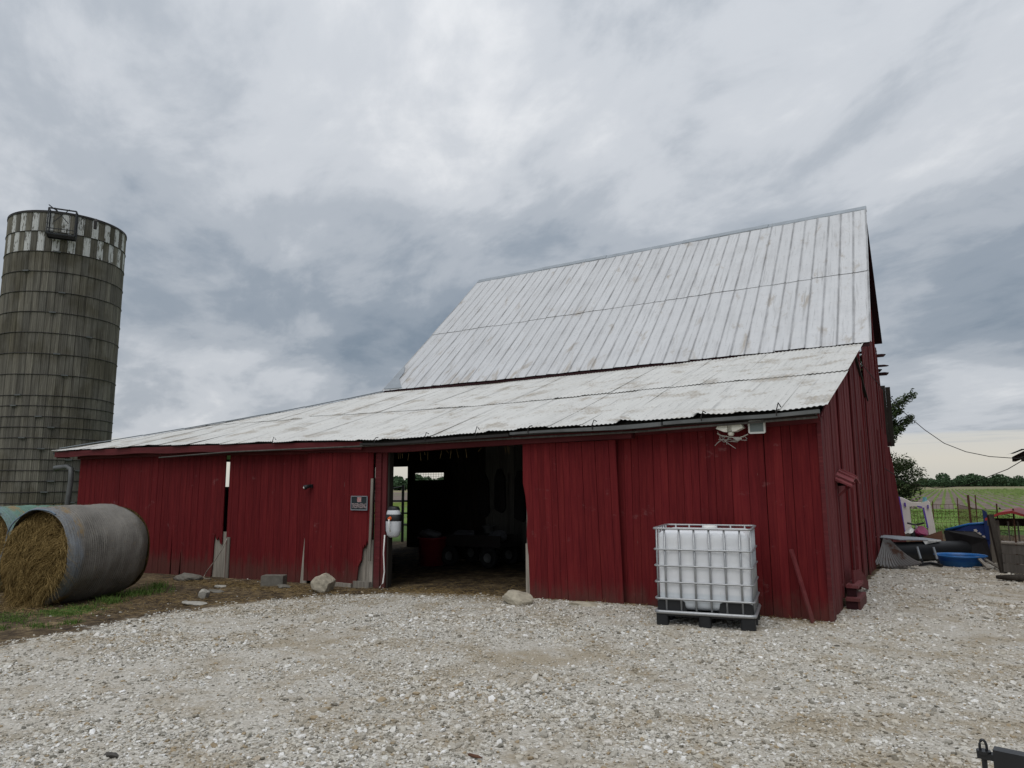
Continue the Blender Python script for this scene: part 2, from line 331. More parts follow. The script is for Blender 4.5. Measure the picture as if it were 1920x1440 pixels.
# corrugated fan, scrap sheet
m, g, b = new_mat('old_tin', .5, .5, .4)
g.put(b.inputs['Base Color'], g.mix(g.smooth(g.noise(g.pos(), 3.1, 6, .7), .50, .64), (.21, .205, .20), (.12, .068, .05)))

# ------------------------------------------------------------------ mesh helpers
def link(o, parent=None):
    COL.objects.link(o)
    if parent is not None:
        o.parent = parent
        if parent.type == 'EMPTY': o.location = -Vector(parent.location)     # meshes are written in world coordinates
    return o
def mesh_obj(name, verts, faces, mat, parent=None, smooth=False, uv=None):
    me = bpy.data.meshes.new(name)
    me.from_pydata([tuple(map(float, v)) for v in verts], [], [tuple(map(int, f)) for f in faces])
    me.materials.append(MATS[mat])
    if uv is not None:
        l = me.uv_layers.new(name='UVMap'); vi = np.zeros(len(me.loops), dtype=np.int64); me.loops.foreach_get('vertex_index', vi)
        l.data.foreach_set('uv', np.asarray(uv, dtype=np.float32)[vi].ravel())
    if smooth: me.polygons.foreach_set('use_smooth', [True] * len(me.polygons))
    me.update()
    return link(bpy.data.objects.new(name, me), parent)
def thing(name, label, cat, loc=(0, 0, 0), group=None):
    o = bpy.data.objects.new(name, None); COL.objects.link(o); o.location = loc; o.empty_display_size = .2
    o['label'] = label; o['category'] = cat
    if group: o['group'] = group
    return o
def tag(o, label, cat, group=None):
    o['label'] = label; o['category'] = cat
    if group: o['group'] = group
    return o
def kind(o, k): o['kind'] = k; return o

class MB:
    def __init__(s): s.v = []; s.f = []
    def add(s, vs, fs):
        n = len(s.v); s.v += [tuple(map(float, v)) for v in vs]; s.f += [tuple(int(i) + n for i in f) for f in fs]; return s
    def box(s, lo, hi, M=None):
        x0, y0, z0 = lo; x1, y1, z1 = hi
        vs = [(x0, y0, z0), (x1, y0, z0), (x1, y1, z0), (x0, y1, z0), (x0, y0, z1), (x1, y0, z1), (x1, y1, z1), (x0, y1, z1)]
        if M is not None: vs = [tuple(M @ Vector(v)) for v in vs]
        return s.add(vs, [(0, 3, 2, 1), (4, 5, 6, 7), (0, 1, 5, 4), (1, 2, 6, 5), (2, 3, 7, 6), (3, 0, 4, 7)])
    def bar(s, a, b, w, h=None, roll=0):
        a, b = Vector(a), Vector(b); d = b - a; h = w if h is None else h
        M = Matrix.Translation(a) @ d.to_track_quat('Z', 'Y').to_matrix().to_4x4() @ Matrix.Rotation(roll, 4, 'Z')
        return s.box((-w / 2, -h / 2, 0), (w / 2, h / 2, d.length), M)
    def tube(s, pts, r, n=8, caps=True):
        pts = [Vector(p) for p in pts]; rs = r if hasattr(r, '__len__') else [r] * len(pts)
        base = len(s.v); up = Vector((0, 0, 1))
        for i, p in enumerate(pts):
            d = (pts[min(i + 1, len(pts) - 1)] - pts[max(i - 1, 0)]).normalized()
            a = d.cross(up if abs(d.z) < .95 else Vector((1, 0, 0))).normalized(); c = a.cross(d)
            for k in range(n):
                t = 2 * math.pi * k / n; q = p + (a * math.cos(t) + c * math.sin(t)) * rs[i]; s.v.append(tuple(q))
        for i in range(len(pts) - 1):
            for k in range(n):
                k2 = (k + 1) % n; s.f.append((base + i * n + k, base + i * n + k2, base + (i + 1) * n + k2, base + (i + 1) * n + k))
        if caps:
            s.f.append(tuple(base + k for k in range(n))[::-1]); e = base + (len(pts) - 1) * n; s.f.append(tuple(e + k for k in range(n)))
        return s
    def prism(s, outline, fn, t0, t1):
        """outline: list of (a,b); fn(a,b,t)->xyz"""
        n = len(outline)
        vs = [fn(a, b, t0) for a, b in outline] + [fn(a, b, t1) for a, b in outline]
        fs = [tuple(range(n))[::-1], tuple(range(n, 2 * n))] + [(i, (i + 1) % n, n + (i + 1) % n, n + i) for i in range(n)]
        return s.add(vs, fs)
    def lathe(s, prof, c=(0, 0, 0), n=24, M=None):
        base = len(s.v); c = Vector(c)
        for r, z in prof:
            for k in range(n):
                t = 2 * math.pi * k / n; p = Vector((r * math.cos(t), r * math.sin(t), z)); p = (M @ p) if M is not None else p; s.v.append(tuple(p + c))
        for i in range(len(prof) - 1):
            for k in range(n):
                k2 = (k + 1) % n; s.f.append((base + i * n + k, base + i * n + k2, base + (i + 1) * n + k2, base + (i + 1) * n + k))
        return s
    def build(s, name, mat, parent=None, smooth=False): return mesh_obj(name, s.v, s.f, mat, parent, smooth)

def vnoise(x, y, seed=0, oct=4):
    """2-D value noise, numpy, about -1..1"""
    x, y = np.broadcast_arrays(np.asarray(x, float), np.asarray(y, float)); out = np.zeros(x.shape); a = 1.0; tot = 0
    for o in range(oct):
        xi, yi = np.floor(x).astype(np.int64), np.floor(y).astype(np.int64); fx, fy = x - xi, y - yi
        fx, fy = fx * fx * (3 - 2 * fx), fy * fy * (3 - 2 * fy)
        def h(i, j): return (((i * 374761393 + j * 668265263 + (seed + o) * 1442695041) ^ ((i * 374761393 + j * 668265263) >> 13)) * 1274126177 & 0xffff) / 32767.5 - 1
        out = out + a * ((h(xi, yi) * (1 - fx) + h(xi + 1, yi) * fx) * (1 - fy) + (h(xi, yi + 1) * (1 - fx) + h(xi + 1, yi + 1) * fx) * fy)
        tot += a; a *= .5; x, y = x * 2.03 + 11.3, y * 2.03 + 5.7
    return out / tot
def sstep(v, a, b):
    t = np.clip((v - a) / (b - a), 0, 1); return t * t * (3 - 2 * t)
def gz(x, y):
    """ground height: falls gently towards the silo, with small humps"""
    base = -.25 * np.clip((-np.asarray(x, float) - 3) / 11, 0, 1.3)
    near = np.exp(-((np.asarray(x) + 3) / 14.0) ** 2 - (np.asarray(y) / 12.0) ** 2)
    return base + near * (.016 * vnoise(np.asarray(x) * .8, np.asarray(y) * .8, 3, 3) + .006 * vnoise(np.asarray(x) * 4, np.asarray(y) * 4, 5, 2))
def gzf(x, y): return float(gz(x, y))
def dirt_val(x, y):
    """1 = bare earth, 0 = gravel"""
    xb = np.interp(y, [-9, -5.4, -4.4, -3.3, -2.0, -1.1, -.4, .2, 1], [-8.4, -7.75, -7.8, -8.1, -7.75, -7.2, -6.3, -4.2, -4.0])
    d = sstep(xb - x, -.95, .95)
    ins = sstep(y, -.28, .12) * sstep(-x, -.05, .1)                      # inside the barn
    wallfoot = sstep(y, -.32, -.02) * sstep(-x, 0, .5) * .55 * (y < .3)
    back = sstep(y, 8.4, 10) * .75
    return np.clip(np.maximum.reduce([d, ins, wallfoot, back]), 0, 1)

# ------------------------------------------------------------------ ground, fields, far woods
def axis(fine0, fine1, step, far0, far1):
    a = list(np.arange(fine0, fine1, step)); s, lo = step, []
    x = fine0
    while x > far0: s *= 1.28; x -= s; lo.append(x)
    s, hi = step, []; x = a[-1]
    while x < far1: s *= 1.28; x += s; hi.append(x)
    return np.array(lo[::-1] + a + hi)
xs, ys = axis(-16, 5, .12, -4000, 4000), axis(-9.5, 14, .12, -600, 6000)
X, Y = np.meshgrid(xs, ys); Z = gz(X, Y)
V = np.stack([X, Y, Z], -1).reshape(-1, 3); nx, ny = len(xs), len(ys)
I = np.arange(nx * ny).reshape(ny, nx); F = np.stack([I[:-1, :-1], I[:-1, 1:], I[1:, 1:], I[1:, :-1]], -1).reshape(-1, 4)
ground = kind(mesh_obj('ground', V, F, 'ground', smooth=True), 'structure')
dv = dirt_val(X, Y).ravel()
gr = np.maximum.reduce([sstep(Y, 16, 20), sstep(-X, 13, 18) * sstep(Y, -1.5, 1), sstep(-X, 11, 14) * sstep(-Y, 3, 6) * .8, sstep(X, 6, 12)]).ravel()
gr = np.maximum(gr, (.62 * np.exp(-(((X + 9.6 + .5 * (Y + 3.9)) / .8) ** 2 + ((Y + 3.75) / .55) ** 2))).ravel())
for nm, vals in (('dirt', dv), ('grass', gr)):
    a = ground.data.attributes.new(nm, 'FLOAT', 'POINT'); a.data.foreach_set('value', vals.astype(np.float32))

def sheet(name, x0, x1, y0, y1, z, mat, nx=2, ny=2, fn=None):
    xx, yy = np.meshgrid(np.linspace(x0, x1, nx), np.linspace(y0, y1, ny)); zz = z + (fn(xx, yy) if fn is not None else gz(xx, yy))
    I = np.arange(nx * ny).reshape(ny, nx)
    return kind(mesh_obj(name, np.stack([xx, yy, zz], -1).reshape(-1, 3), np.stack([I[:-1, :-1], I[:-1, 1:], I[1:, 1:], I[1:, :-1]], -1).reshape(-1, 4), mat), 'structure')
sheet('grass_strip', -220, 120, 20.5, 44, .02, 'strip_green', 120, 8)
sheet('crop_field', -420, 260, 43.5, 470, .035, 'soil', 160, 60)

def crop_rows():
    mb_v, mb_f = [], []
    for i in range(-75, 70):
        x0 = i * .76 + .3 + (-.014) * 0
        yy = np.geomspace(44, 215, 46); n = len(yy)
        xx = x0 - (yy - 44) * .014 + RNG.normal(0, .03, n)
        h = RNG.uniform(.03, .11, n) * (1 + (yy - 44) / 90); w = RNG.uniform(.06, .13, n) * (1 + (yy - 44) / 150)
        z = gz(xx, yy) + .035; b0 = len(mb_v)
        for k in range(n): mb_v += [(xx[k] - w[k], yy[k], z[k]), (xx[k], yy[k], z[k] + h[k]), (xx[k] + w[k], yy[k], z[k])]
        for k in range(n - 1):
            a = b0 + 3 * k; mb_f += [(a, a + 1, a + 4, a + 3), (a + 1, a + 2, a + 5, a + 4)]
    o = kind(mesh_obj('crop_rows', mb_v, mb_f, 'crop'), 'stuff')
    tag(o, 'rows of pale green seedlings running away across the ploughed field', 'crop')
crop_rows()

def leaf_cloud(cent, rad, n, size, rng, lo=.35, flat=1.0):
    """n quads spread through an ellipsoid, more near its surface"""
    d = rng.normal(size=(n, 3)); d /= np.linalg.norm(d, axis=1)[:, None]
    rr = lo + (1 - lo) * rng.random(n) ** .5
    p = np.asarray(cent) + d * rr[:, None] * np.asarray(rad)
    a = rng.normal(size=(n, 3)); a /= np.linalg.norm(a, axis=1)[:, None]
    c = np.cross(a, rng.normal(size=(n, 3))); c /= np.linalg.norm(c, axis=1)[:, None]
    s = size * rng.uniform(.6, 1.4, n)[:, None]; a, c = a * s, c * s * flat
    v = np.stack([p - a - c, p + a - c, p + a + c, p - a + c], 1).reshape(-1, 3)
    return v, np.arange(4 * n).reshape(n, 4)
def woodland(name, label, az0, az1, dist, hfun, n, seed):
    rng = np.random.default_rng(seed); vs, fs, off = [], [], 0
    for i in range(n):
        az = R(az0 + (az1 - az0) * (i + rng.random()) / n); d = dist * rng.uniform(.97, 1.08); h = hfun(math.degrees(az)) * rng.uniform(.62, 1.12) * (1 + .18 * math.sin(az * 230 + seed) * math.sin(az * 97))
        x, y = CAM.x + math.sin(az) * d, CAM.y + math.cos(az) * d
        for k in range(3):
            v, f = leaf_cloud((x + rng.uniform(-.4, .4) * h, y + rng.uniform(-.3, .3) * h, h * rng.uniform(.38, .62)), (h * .46, h * .42, h * .40), 260, h * .042, rng, .5)
            vs.append(v); fs.append(f + off); off += len(v)
        v, f = leaf_cloud((x, y, h * .22), (h * .6, h * .4, h * .24), 160, h * .06, rng, .2); vs.append(v); fs.append(f + off); off += len(v)
    o = kind(mesh_obj(name, np.concatenate(vs), np.concatenate(fs), 'wood_leaf'), 'stuff'); tag(o, label, 'woodland')
woodland('distant_woodland', 'dark green wooded horizon beyond the ploughed field behind the barn', -9, 12, 440, lambda a: np.interp(a, [-9, -4.5, -2.4, -1.9, .3, 1.2, 2.3, 12], [3.4, 3.6, 4.0, 5.2, 7.6, 6.2, 5.4, 5.2]), 70, 3)
woodland('distant_woodland', 'green tree line seen through the far opening inside the barn doorway', -50, -30, 400, lambda a: np.interp(a, [-50, -30], [8.2, 7.4]), 60, 5)

# ------------------------------------------------------------------ silo
SX, SY, SR, SZ0, SH, NST = -28.50, 4.57, 2.04, -.45, .78, 50
NC = 16; STOP = SZ0 + NC * SH
silo = thing('concrete_stave_silo', 'tall roofless grey concrete stave silo with white checkered paint band', 'silo', (SX, SY, SZ0))
def stave_mesh(name, mat):
    da = 2 * math.pi / NST; npf = 9; vs, fs = [], []
    prof = []
    for k in range(npf):
        t = -da / 2 + da * (k / (npf - 1)) * .985 + da * .0075
        rr = SR + (.010 if k % 2 else 0.0) - (.016 if k in (0, npf - 1) else 0)
        prof.append((t, rr))
    for z in (0.004, SH - .004):
        for t, rr in prof: vs.append((rr * math.cos(t), rr * math.sin(t), z))
        for t in (prof[0][0], prof[-1][0]): vs.append(((SR - .10) * math.cos(t), (SR - .10) * math.sin(t), z))
    n = npf + 2
    for k in range(npf - 1): fs.append((k, k + 1, n + k + 1, n + k))
    fs.append((npf - 1, npf + 1, n + npf + 1, n + npf - 1)); fs.append((npf, 0, n, n + npf)); fs.append((npf + 1, npf, n + npf, n + npf + 1))
    fs.append(tuple(range(npf))[::-1] + (npf, npf + 1)); fs.append(tuple(n + k for k in range(npf)) + (n + npf + 1, n + npf))
    me = bpy.data.meshes.new(name); me.from_pydata(vs, [], fs); me.materials.append(MATS[mat]); return me
me_a, me_b = stave_mesh('stave', 'stave_concrete'), stave_mesh('stave_painted', 'stave_painted')
to_cam = math.atan2(CAM.y - SY, CAM.x - SX)
cands = []
for c in range(NC):
    for k in range(NST):
        a = 2 * math.pi * k / NST; df = abs((a - to_cam + math.pi) % (2 * math.pi) - math.pi)
        zc = SZ0 + (c + .5) * SH
        vis = math.cos(df) - (3 if zc < 1.0 else 0) - (.0 if df < R(95) else 3)
        cands.append((-vis, c, k, a))
cands.sort(); near = cands[:300]; rest = cands[300:]
for _, c, k, a in near:
    me = me_b if (c == NC - 1 and k % 2 == 0) or (c == NC - 2 and k % 2 == 1) else me_a
    o = bpy.data.objects.new('stave', me); COL.objects.link(o); o.parent = silo
    o.location = (0, 0, c * SH); o.rotation_euler = (0, 0, a); o.scale = (1 + random.uniform(-.0025, .0025),) * 2 + (1,)
vs, fs, off = [], [], 0
base_v = np.array([v.co[:] for v in me_a.vertices]); base_f = [tuple(p.vertices) for p in me_a.polygons]
for mt in (0,):
    for _, c, k, a in rest:
        ca, sa = math.cos(a), math.sin(a); q = base_v @ np.array([[ca, sa, 0], [-sa, ca, 0], [0, 0, 1]]) + np.array([SX, SY, SZ0 + c * SH])
        vs.append(q); fs += [tuple(i + off for i in f) for f in base_f]; off += len(q)
kind(mesh_obj('back_staves', np.concatenate(vs), fs, 'stave_concrete', silo), 'stuff')
hz_list = [STOP - SH * k for k in range(1, 17)] + [STOP - SH * (k + .5) for k in range(9, 16)]
for i, z in enumerate(hz_list):
    pts = [(SX + (SR + .018) * math.cos(t), SY + (SR + .018) * math.sin(t), z + .006 * math.sin(3 * t + i)) for t in np.linspace(0, 2 * math.pi, 65)]
    h = MB().tube(pts, .014, 5, False).build('hoop', 'dark_steel', silo)
    t = to_cam + (.12 if i % 2 else -.3) - .35 * math.sin(i * .9)
    c_ = Vector((SX + (SR + .05) * math.cos(t), SY + (SR + .05) * math.sin(t), z)); tv = Vector((-math.sin(t), math.cos(t), 0))
    MB().bar(c_ - tv * .11, c_ + tv * .11, .055, .05).build('hoop_lug', 'gutter_metal', h)
MB().lathe([(SR - .12, STOP - .02), (SR - .12, STOP + .035), (SR + .03, STOP + .035), (SR + .03, STOP - .05)], (SX, SY, 0), 64).build('top_rim', 'dark_steel', silo)
# platform cage hung on the rim
ct = to_cam - .10
rad, tan = Vector((math.cos(ct), math.sin(ct), 0)), Vector((-math.sin(ct), math.cos(ct), 0)); cz = STOP
def cp(a, r, z): return Vector((SX, SY, 0)) + rad * (SR + r) + tan * a + Vector((0, 0, cz + z))
W = .44
bars = MB()
for a in (-W, W):
    bars.bar(cp(a, .62, -1.05), cp(a, .55, -.06), .045).bar(cp(a, .04, -1.05), cp(a, .04, -.0), .045).bar(cp(a, .04, -1.05), cp(a, .62, -1.05), .045).bar(cp(a, .55, -.06), cp(a, .02, .02), .035)
bars.bar(cp(-W, .55, -.06), cp(W, .55, -.06), .045).bar(cp(-W, .62, -1.05), cp(W, .62, -1.05), .045).bar(cp(-W, .04, -1.05), cp(W, .04, -1.05), .045)
bars.bar(cp(-W, .62, -.85), cp(W, .62, -.85), .025).bar(cp(-.25, .62, -.05), cp(.22, .62, -.6), .025).bar(cp(.22, .62, -.05), cp(-.25, .62, -.6), .025).bar(cp(-W * .5, .1, .0), cp(-W, .62, .03), .025)
cg = bars.build('platform_cage', 'black_metal', silo)
for k in range(6): MB().bar(cp(-W, .08 + .1 * k, -1.02), cp(W, .08 + .1 * k, -1.02), .05, .02).build('deck_slat', 'dark_steel', cg)
MB().tube([cp(1.05, .02, -.1), cp(1.05, .12, -.2), cp(1.05, .14, -.5)], .06, 8).build('spout', 'dark_steel', silo)

# ------------------------------------------------------------------ barn
barn = thing('red_barn', 'weathered red board barn with pale metal roof and long low front shed', 'barn', (-8.6, 0, 0))
EX = [-18.2, -17.86, -14.42, -11.52, -8.41, -6.62, -5.29, -3.91, -2.5, -1.62, -.47, .2]
EZ = [2.55, 2.55, 2.54, 2.49, 2.435, 2.385, 2.42, 2.44, 2.45, 2.475, 2.49, 2.52]
YE, YT, YR = -.25, 4.62, 8.95
LX = -11.23
def ze(x): return float(np.interp(x, EX, EZ))
def zt(x): return float(np.interp(x, [-11.23, -8.2, -5.4, -3, 0.3], [4.07, 4.03, 4.04, 4.08, 4.11]))
HX0 = -18.0
def hip(x): return float(np.clip((x - HX0) / (LX - HX0), 0, 1))
def lean(x, s, dz=0):
    zz = ze(x) * (1 - s) + zt(max(x, LX)) * s
    sag = -.10 * math.sin(math.pi * min(1, max(0, s))) * (1 if x < LX else .25) * (1 if x < LX else 1)
    return (x, YE + (YT - YE) * s, zz + sag * (.6 if x < LX else .3) + dz)
def main(x, y, dz=0):
    k = (y - YT) / (YR - YT); return (x, y, 4.215 + (8.19 - 4.215) * k + dz - .03 * math.sin(math.pi * k))
def ewx(y): return -.02 * y             # the end wall runs back very slightly out of square

# lean-to roof: deck + corrugated sheets
dvs, dfs = [], []
cols = np.linspace(HX0 + .06, .02, 60)
for x in cols:
    for s in np.linspace(0, 1, 6):
        s2 = min(s, hip(x)); s3 = max(s2, .02); dvs.append(lean(x, s3, -.035))
    for s in np.linspace(0, 1, 6):
        s2 = min(s, hip(x)); s3 = max(s2, .02); dvs.append(lean(x, s3, -.06))
for i in range(len(cols) - 1):
    for j in range(5):
        a, b_ = i * 12 + j, (i + 1) * 12 + j; dfs += [(a, b_, b_ + 1, a + 1), (a + 6, a + 7, b_ + 7, b_ + 6)]
    dfs += [(i * 12, i * 12 + 6, (i + 1) * 12 + 6, (i + 1) * 12)]
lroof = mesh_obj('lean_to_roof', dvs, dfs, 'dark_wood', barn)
PITCH_S, NXS = .544, 34
for row in (0, 1):
    for i in range(34):
        xr = .15 - i * PITCH_S; xl = xr - PITCH_S - .03; s0, s1 = (0, .475) if row == 0 else (.46, 1.0)
        if hip(xr) <= s0 + .01 or xl < HX0 - .02: 
            if not (row == 0 and xr > HX0 + .05): continue
        rng = random.Random(100 * row + i); nxs, nss = 33, 8
        lift_l, lift_r = (rng.uniform(0, .03) if rng.random() < .5 else 0), (rng.uniform(0, .012))
        ext = rng.uniform(-.008, .010) if row == 0 else rng.uniform(-.004, .004)
        if row == 0 and i in (2, 4): lift_l = .06
        ph = rng.uniform(0, 6.28); vs, uvs = [], []
        for a in range(nxs):
            x = xl + (xr - xl) * a / (nxs - 1); x = max(x, HX0 - .05)
            top = min(s1, max(hip(x), s0 + .002) + .004)
            for k in range(nss):
                t = k / (nss - 1); s = s0 - ext * (1 - t) + (top - s0 + ext * (1 - t)) * t if row == 0 else s0 + ext + (top - s0 - ext) * t
                e = (1 - t) ** 3; fx = a / (nxs - 1)
                dz = .0065 * math.cos(2 * math.pi * x / .068) + .012 + .004 * (i % 2) + .010 * row + e * (lift_l * (1 - fx) ** 2 + lift_r * fx ** 2) + .012 * math.sin(x * 1.3 + s * 9 + ph * .2) * .5
                vs.append(lean(x, s, dz)); uvs.append((x, s * 5.2))
        fs = [(a * nss + k, (a + 1) * nss + k, (a + 1) * nss + k + 1, a * nss + k + 1) for a in range(nxs - 1) for k in range(nss - 1)]
        mesh_obj('roof_sheet', vs, fs, 'roof_lean', lroof, True, uvs)
# west facet behind the hip (slopes down to the silo side)
wv = [(HX0, YE, ze(HX0) - .03), (LX, YT, 4.04), (LX, 8.1, 4.04), (HX0, 8.1, 2.5)]
wv2 = [(a, b_, c - .05) for a, b_, c in wv]
mesh_obj('side_roof', wv + wv2, [(0, 1, 2, 3), (7, 6, 5, 4), (0, 3, 7, 4), (2, 1, 5, 6)], 'tin_grey', barn)
# loose hip flashing along the skyline, in lengths
hp = [lean(HX0 + (LX - HX0) * t, t, .05) for t in np.linspace(.02, .99, 9)]
for a, b_ in zip(hp[:-1], hp[1:]): MB().bar(a, Vector(b_) + Vector((0, 0, .008)), .10, .012).build('hip_flashing', 'tin_grey', barn)

# main roof: two slopes of deck, ribbed panels on the near slope
def rake_r(k): return .26 - .24 * k
dk = MB()
n = 8
for side in (0, 1):
    vs = []
    for t in np.linspace(0, 1, n):
        if side == 0: y = YT - .12 + (YR - YT + .12) * t; xr, zz = rake_r(t) - .01, main(0, y)[2] - .03
        else: y = YR + (11.8 - YR) * t; xr, zz = .015 - .075 * t, 8.16 - (8.16 - 5.42) * t - .03
        vs += [(LX + .0, y, zz), (xr, y, zz), (LX + .0, y, zz - .05), (xr, y, zz - .05)]
    fs = []
    for i in range(n - 1):
        a, b_ = 4 * i, 4 * i + 4; fs += [(a, a + 1, b_ + 1, b_), (a + 2, b_ + 2, b_ + 3, a + 3), (a + 1, a + 3, b_ + 3, b_ + 1), (a, b_, b_ + 2, a + 2)]
    fs += [(0, 2, 3, 1), (4 * n - 4, 4 * n - 3, 4 * n - 1, 4 * n - 2)]
    dk.add(vs, fs)
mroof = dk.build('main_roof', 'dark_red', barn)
ylap = 6.56
NP = 21; pw = (rake_r(.0) - LX) / NP
for row in (0, 1):
    y0, y1 = (YT - .14, ylap + .06) if row == 0 else (ylap - .02, YR + .01)
    for i in range(NP):
        f0, f1 = i / NP, (i + 1) / NP; rng = random.Random(900 + row * 50 + i)
        prof = [(-.035, .004), (-.022, .004), (0, .024), (.022, .004), (.5 - .035, .004), (.5, .018), (.5 + .035, .004), (1 - .022, .004), (1, .022), (1.02, .004)]
        nss = 7; vs, uvs = [], []; dy0 = rng.uniform(-.012, .012)
        for fx, hgt in prof:
            for k in range(nss):
                t = k / (nss - 1); y = y0 + dy0 * (1 - t) + (y1 - y0 - dy0 * (1 - t)) * t; kk = (y - YT) / (YR - YT)
                xr = rake_r(kk) ; xx = xr + (LX - .03 - xr) * (f0 + (f1 - f0) * fx)
                wob = .004 * math.sin(fx * 6 + y * 5 + i * 2.1) + .003 * math.sin(y * 11 + i)
                vs.append(main(xx, y, hgt + wob + .006 + .014 * row * (1 - t) + (.008 if i % 2 else 0) * (fx > .97))); uvs.append(((f0 + (f1 - f0) * fx) * NP * .54, y * 1.36))
        fs = [(a * nss + k, a * nss + k + 1, (a + 1) * nss + k + 1, (a + 1) * nss + k) for a in range(len(prof) - 1) for k in range(nss - 1)]
        mesh_obj('roof_panel', vs, fs, 'roof_main', mroof, False, uvs)
# ridge cap in lengths
for i in range(5):
    xa, xb = LX - .04 + i * 2.262, LX - .04 + (i + 1) * 2.262 - .006
    MB().prism([(-.11, -.075), (0, .035), (.11, -.065), (.11, -.085), (0, .01), (-.11, -.095)], lambda a, b_, t: (t, YR + a, 8.19 + b_ + .012 * (i % 2)), xa, xb).build('ridge_cap', 'tin_grey', mroof)
# rusty torn patch on the lower left corner
pt = [main(LX - .06 + .02 * a, YT - .1 + b_, .04) for a, b_ in [(3, 0), (34, -.02), (24, .15), (15, .32), (13, .55), (6, .75), (3, .8)]]
pt2 = [(a, b_, c - .02) for a, b_, c in pt]
mesh_obj('flashing_patch', pt + pt2, [tuple(range(7)), tuple(range(13, 6, -1))] + [(i, 7 + i, 7 + (i + 1) % 7, (i + 1) % 7) for i in range(7)], 'tin_grey', mroof)
# purlin ends left sticking out where the far roof has gone
for i, (y, ext) in enumerate([(11.98, -.02), (12.10, .14), (12.34, .17), (12.46, .02), (12.55, .15), (13.0, -.10), (13.5, .08)]):
    z = 8.16 - (y - YR) * .962 - .06
    MB().prism([(-1.6, -.03 - .01 * (i % 3)), (-.19 + ext * 1.2 - .06, -.03 - .006 * i), (-.19 + ext * 1.2, .0 + .03 * math.sin(i * 2.3)), (-.19 + ext * 1.2 - .1, .02 + .02 * math.sin(i * 2.3)), (-1.6, .03)], lambda a, b_, t: (a, t, z + b_), y - .05 - .012 * (i % 3), y + .06).build('purlin', 'dark_red', barn)
MB().box((-1.2, 12.9, 2.64), (-.12, 12.96, 2.75)).build('hood_rail', 'dark_red', barn)
for k in range(3):
    MB().box((-.40 + .12 * k, 12.98, 2.64), (-.285 + .12 * k, 13.02, 4.40 - .05 * k)).build('hood_board', 'dark_wood', barn)

# --- walls
def wall_board(name, x0, x1, z0, z1, yf, parent, mat='red_paint', th=.022, jag=None, lean_x=0.0):
    c = .003; prof = [(x0, th), (x0, c), (x0 + c, 0), (x1 - c, 0), (x1, c), (x1, th)]
    if jag is None:
        vs = []
        for z in (z0, (z0 + z1) / 2, z1):
            for a, b_ in prof: vs.append((a + lean_x * (z - z0), yf + b_, z))
        fs = [tuple(range(6))[::-1]] + [tuple(12 + k for k in range(6))]
        for r_ in range(2): fs += [(r_ * 6 + i, r_ * 6 + (i + 1) % 6, r_ * 6 + 6 + (i + 1) % 6, r_ * 6 + 6 + i) for i in range(6)]
        return mesh_obj(name, vs, fs, mat, parent)
    return MB().prism([(x0, z1), (x1, z1)] + [(x0 + (x1 - x0) * a, z0 + b_) for a, b_ in jag], lambda a, b_, t: (a, t, b_), yf + th, yf).build(name, mat, parent)
def wall_frame(name, segs, parent, mat='dark_wood'):
    mb = MB()
    for a, b_ in segs: mb.bar(a, b_, .09, .07)
    return mb.build(name, mat, parent)
fwall = wall_frame('front_wall', [((-17.1, .08, z), (-11.78, .08, z)) for z in (.35, 1.2, 2.15)] + [((-11.28, .08, z), (-8.95, .08, z)) for z in (.35, 1.2, 2.15)] + [((-2.62, .08, z), (-.06, .08, z)) for z in (.35, 1.2, 2.1)]
                    + [((x, .10, gzf(x, 0) - .1), (x, .10, ze(x) - .08)) for x in (-17.06, -14.3, -11.9, -11.2, -9.0, -7.1, -4.12, -2.55, -.08)], barn)
rb = random.Random(5)
def board_run(xa, xb, yf, parent, w=.107, zb=None, ztop=None, mat='red_paint', special={}, leanf=0.0, seed=1):
    rb = random.Random(seed); nb = int(round((xb - xa) / w)); w = (xb - xa) / nb
    for i in range(nb):
        x0 = xa + i * w; xm = x0 + w / 2; z0 = (gzf(xm, 0) - .05 if zb is None else zb) + rb.uniform(-.02, .02); z1 = (ze(xm) - .10 if ztop is None else ztop) + rb.uniform(-.006, .006)
        jag = special.get(i)
        if jag == 'skip': continue
        lz = rb.uniform(-.002, .002) + leanf
        wall_board('board', x0 + .0006, x0 + w - .0006 - (rb.random() ** 3) * .004, z0, z1, yf + rb.uniform(-.004, .004), parent, mat, jag=jag, lean_x=lz)
gj = [(1, .55), (.8, .52), (.6, .60), (.45, .40), (.2, .35), (0, .42)]
board_run(-17.15, -11.43, 0, fwall, special={37: [(1, .02), (.55, .02), (.4, .75), (.2, 1.0), (.05, .3), (0, .03)], 40: [(1, .05), (.7, .03), (.55, .55), (.35, .5), (0, .04)], 50: [(1, .95), (.7, .9), (.55, .75), (.4, .3), (.2, .1), (0, .05)], 51: [(1, .88), (.6, .80), (.3, .82), (0, .9)], 52: [(1, .70), (.5, .72), (0, .84)]}, seed=11)
board_run(-11.29, -8.9, 0, fwall, special={21: [(1, .42), (.7, .50), (.5, .72), (.3, .62), (0, .05)]}, seed=12)
board_run(-2.9, -.02, 0, fwall, seed=13)
# patch panel and laths behind the broken boards
MB().box((-11.74, .035, -.25), (-11.16, .055, .72)).build('patch_panel', 'grey_wood', fwall)
wall_board('lath', -11.24, -11.15, -.25, .62, -.03, fwall, 'grey_wood')
MB().prism([(-9.06, -.2), (-8.88, -.2), (-8.90, .42), (-8.96, .48), (-8.975, .68), (-9.0, .45)], lambda a, b_, t: (a, t, b_), -.008, -.03).build('lath', 'grey_wood', fwall)
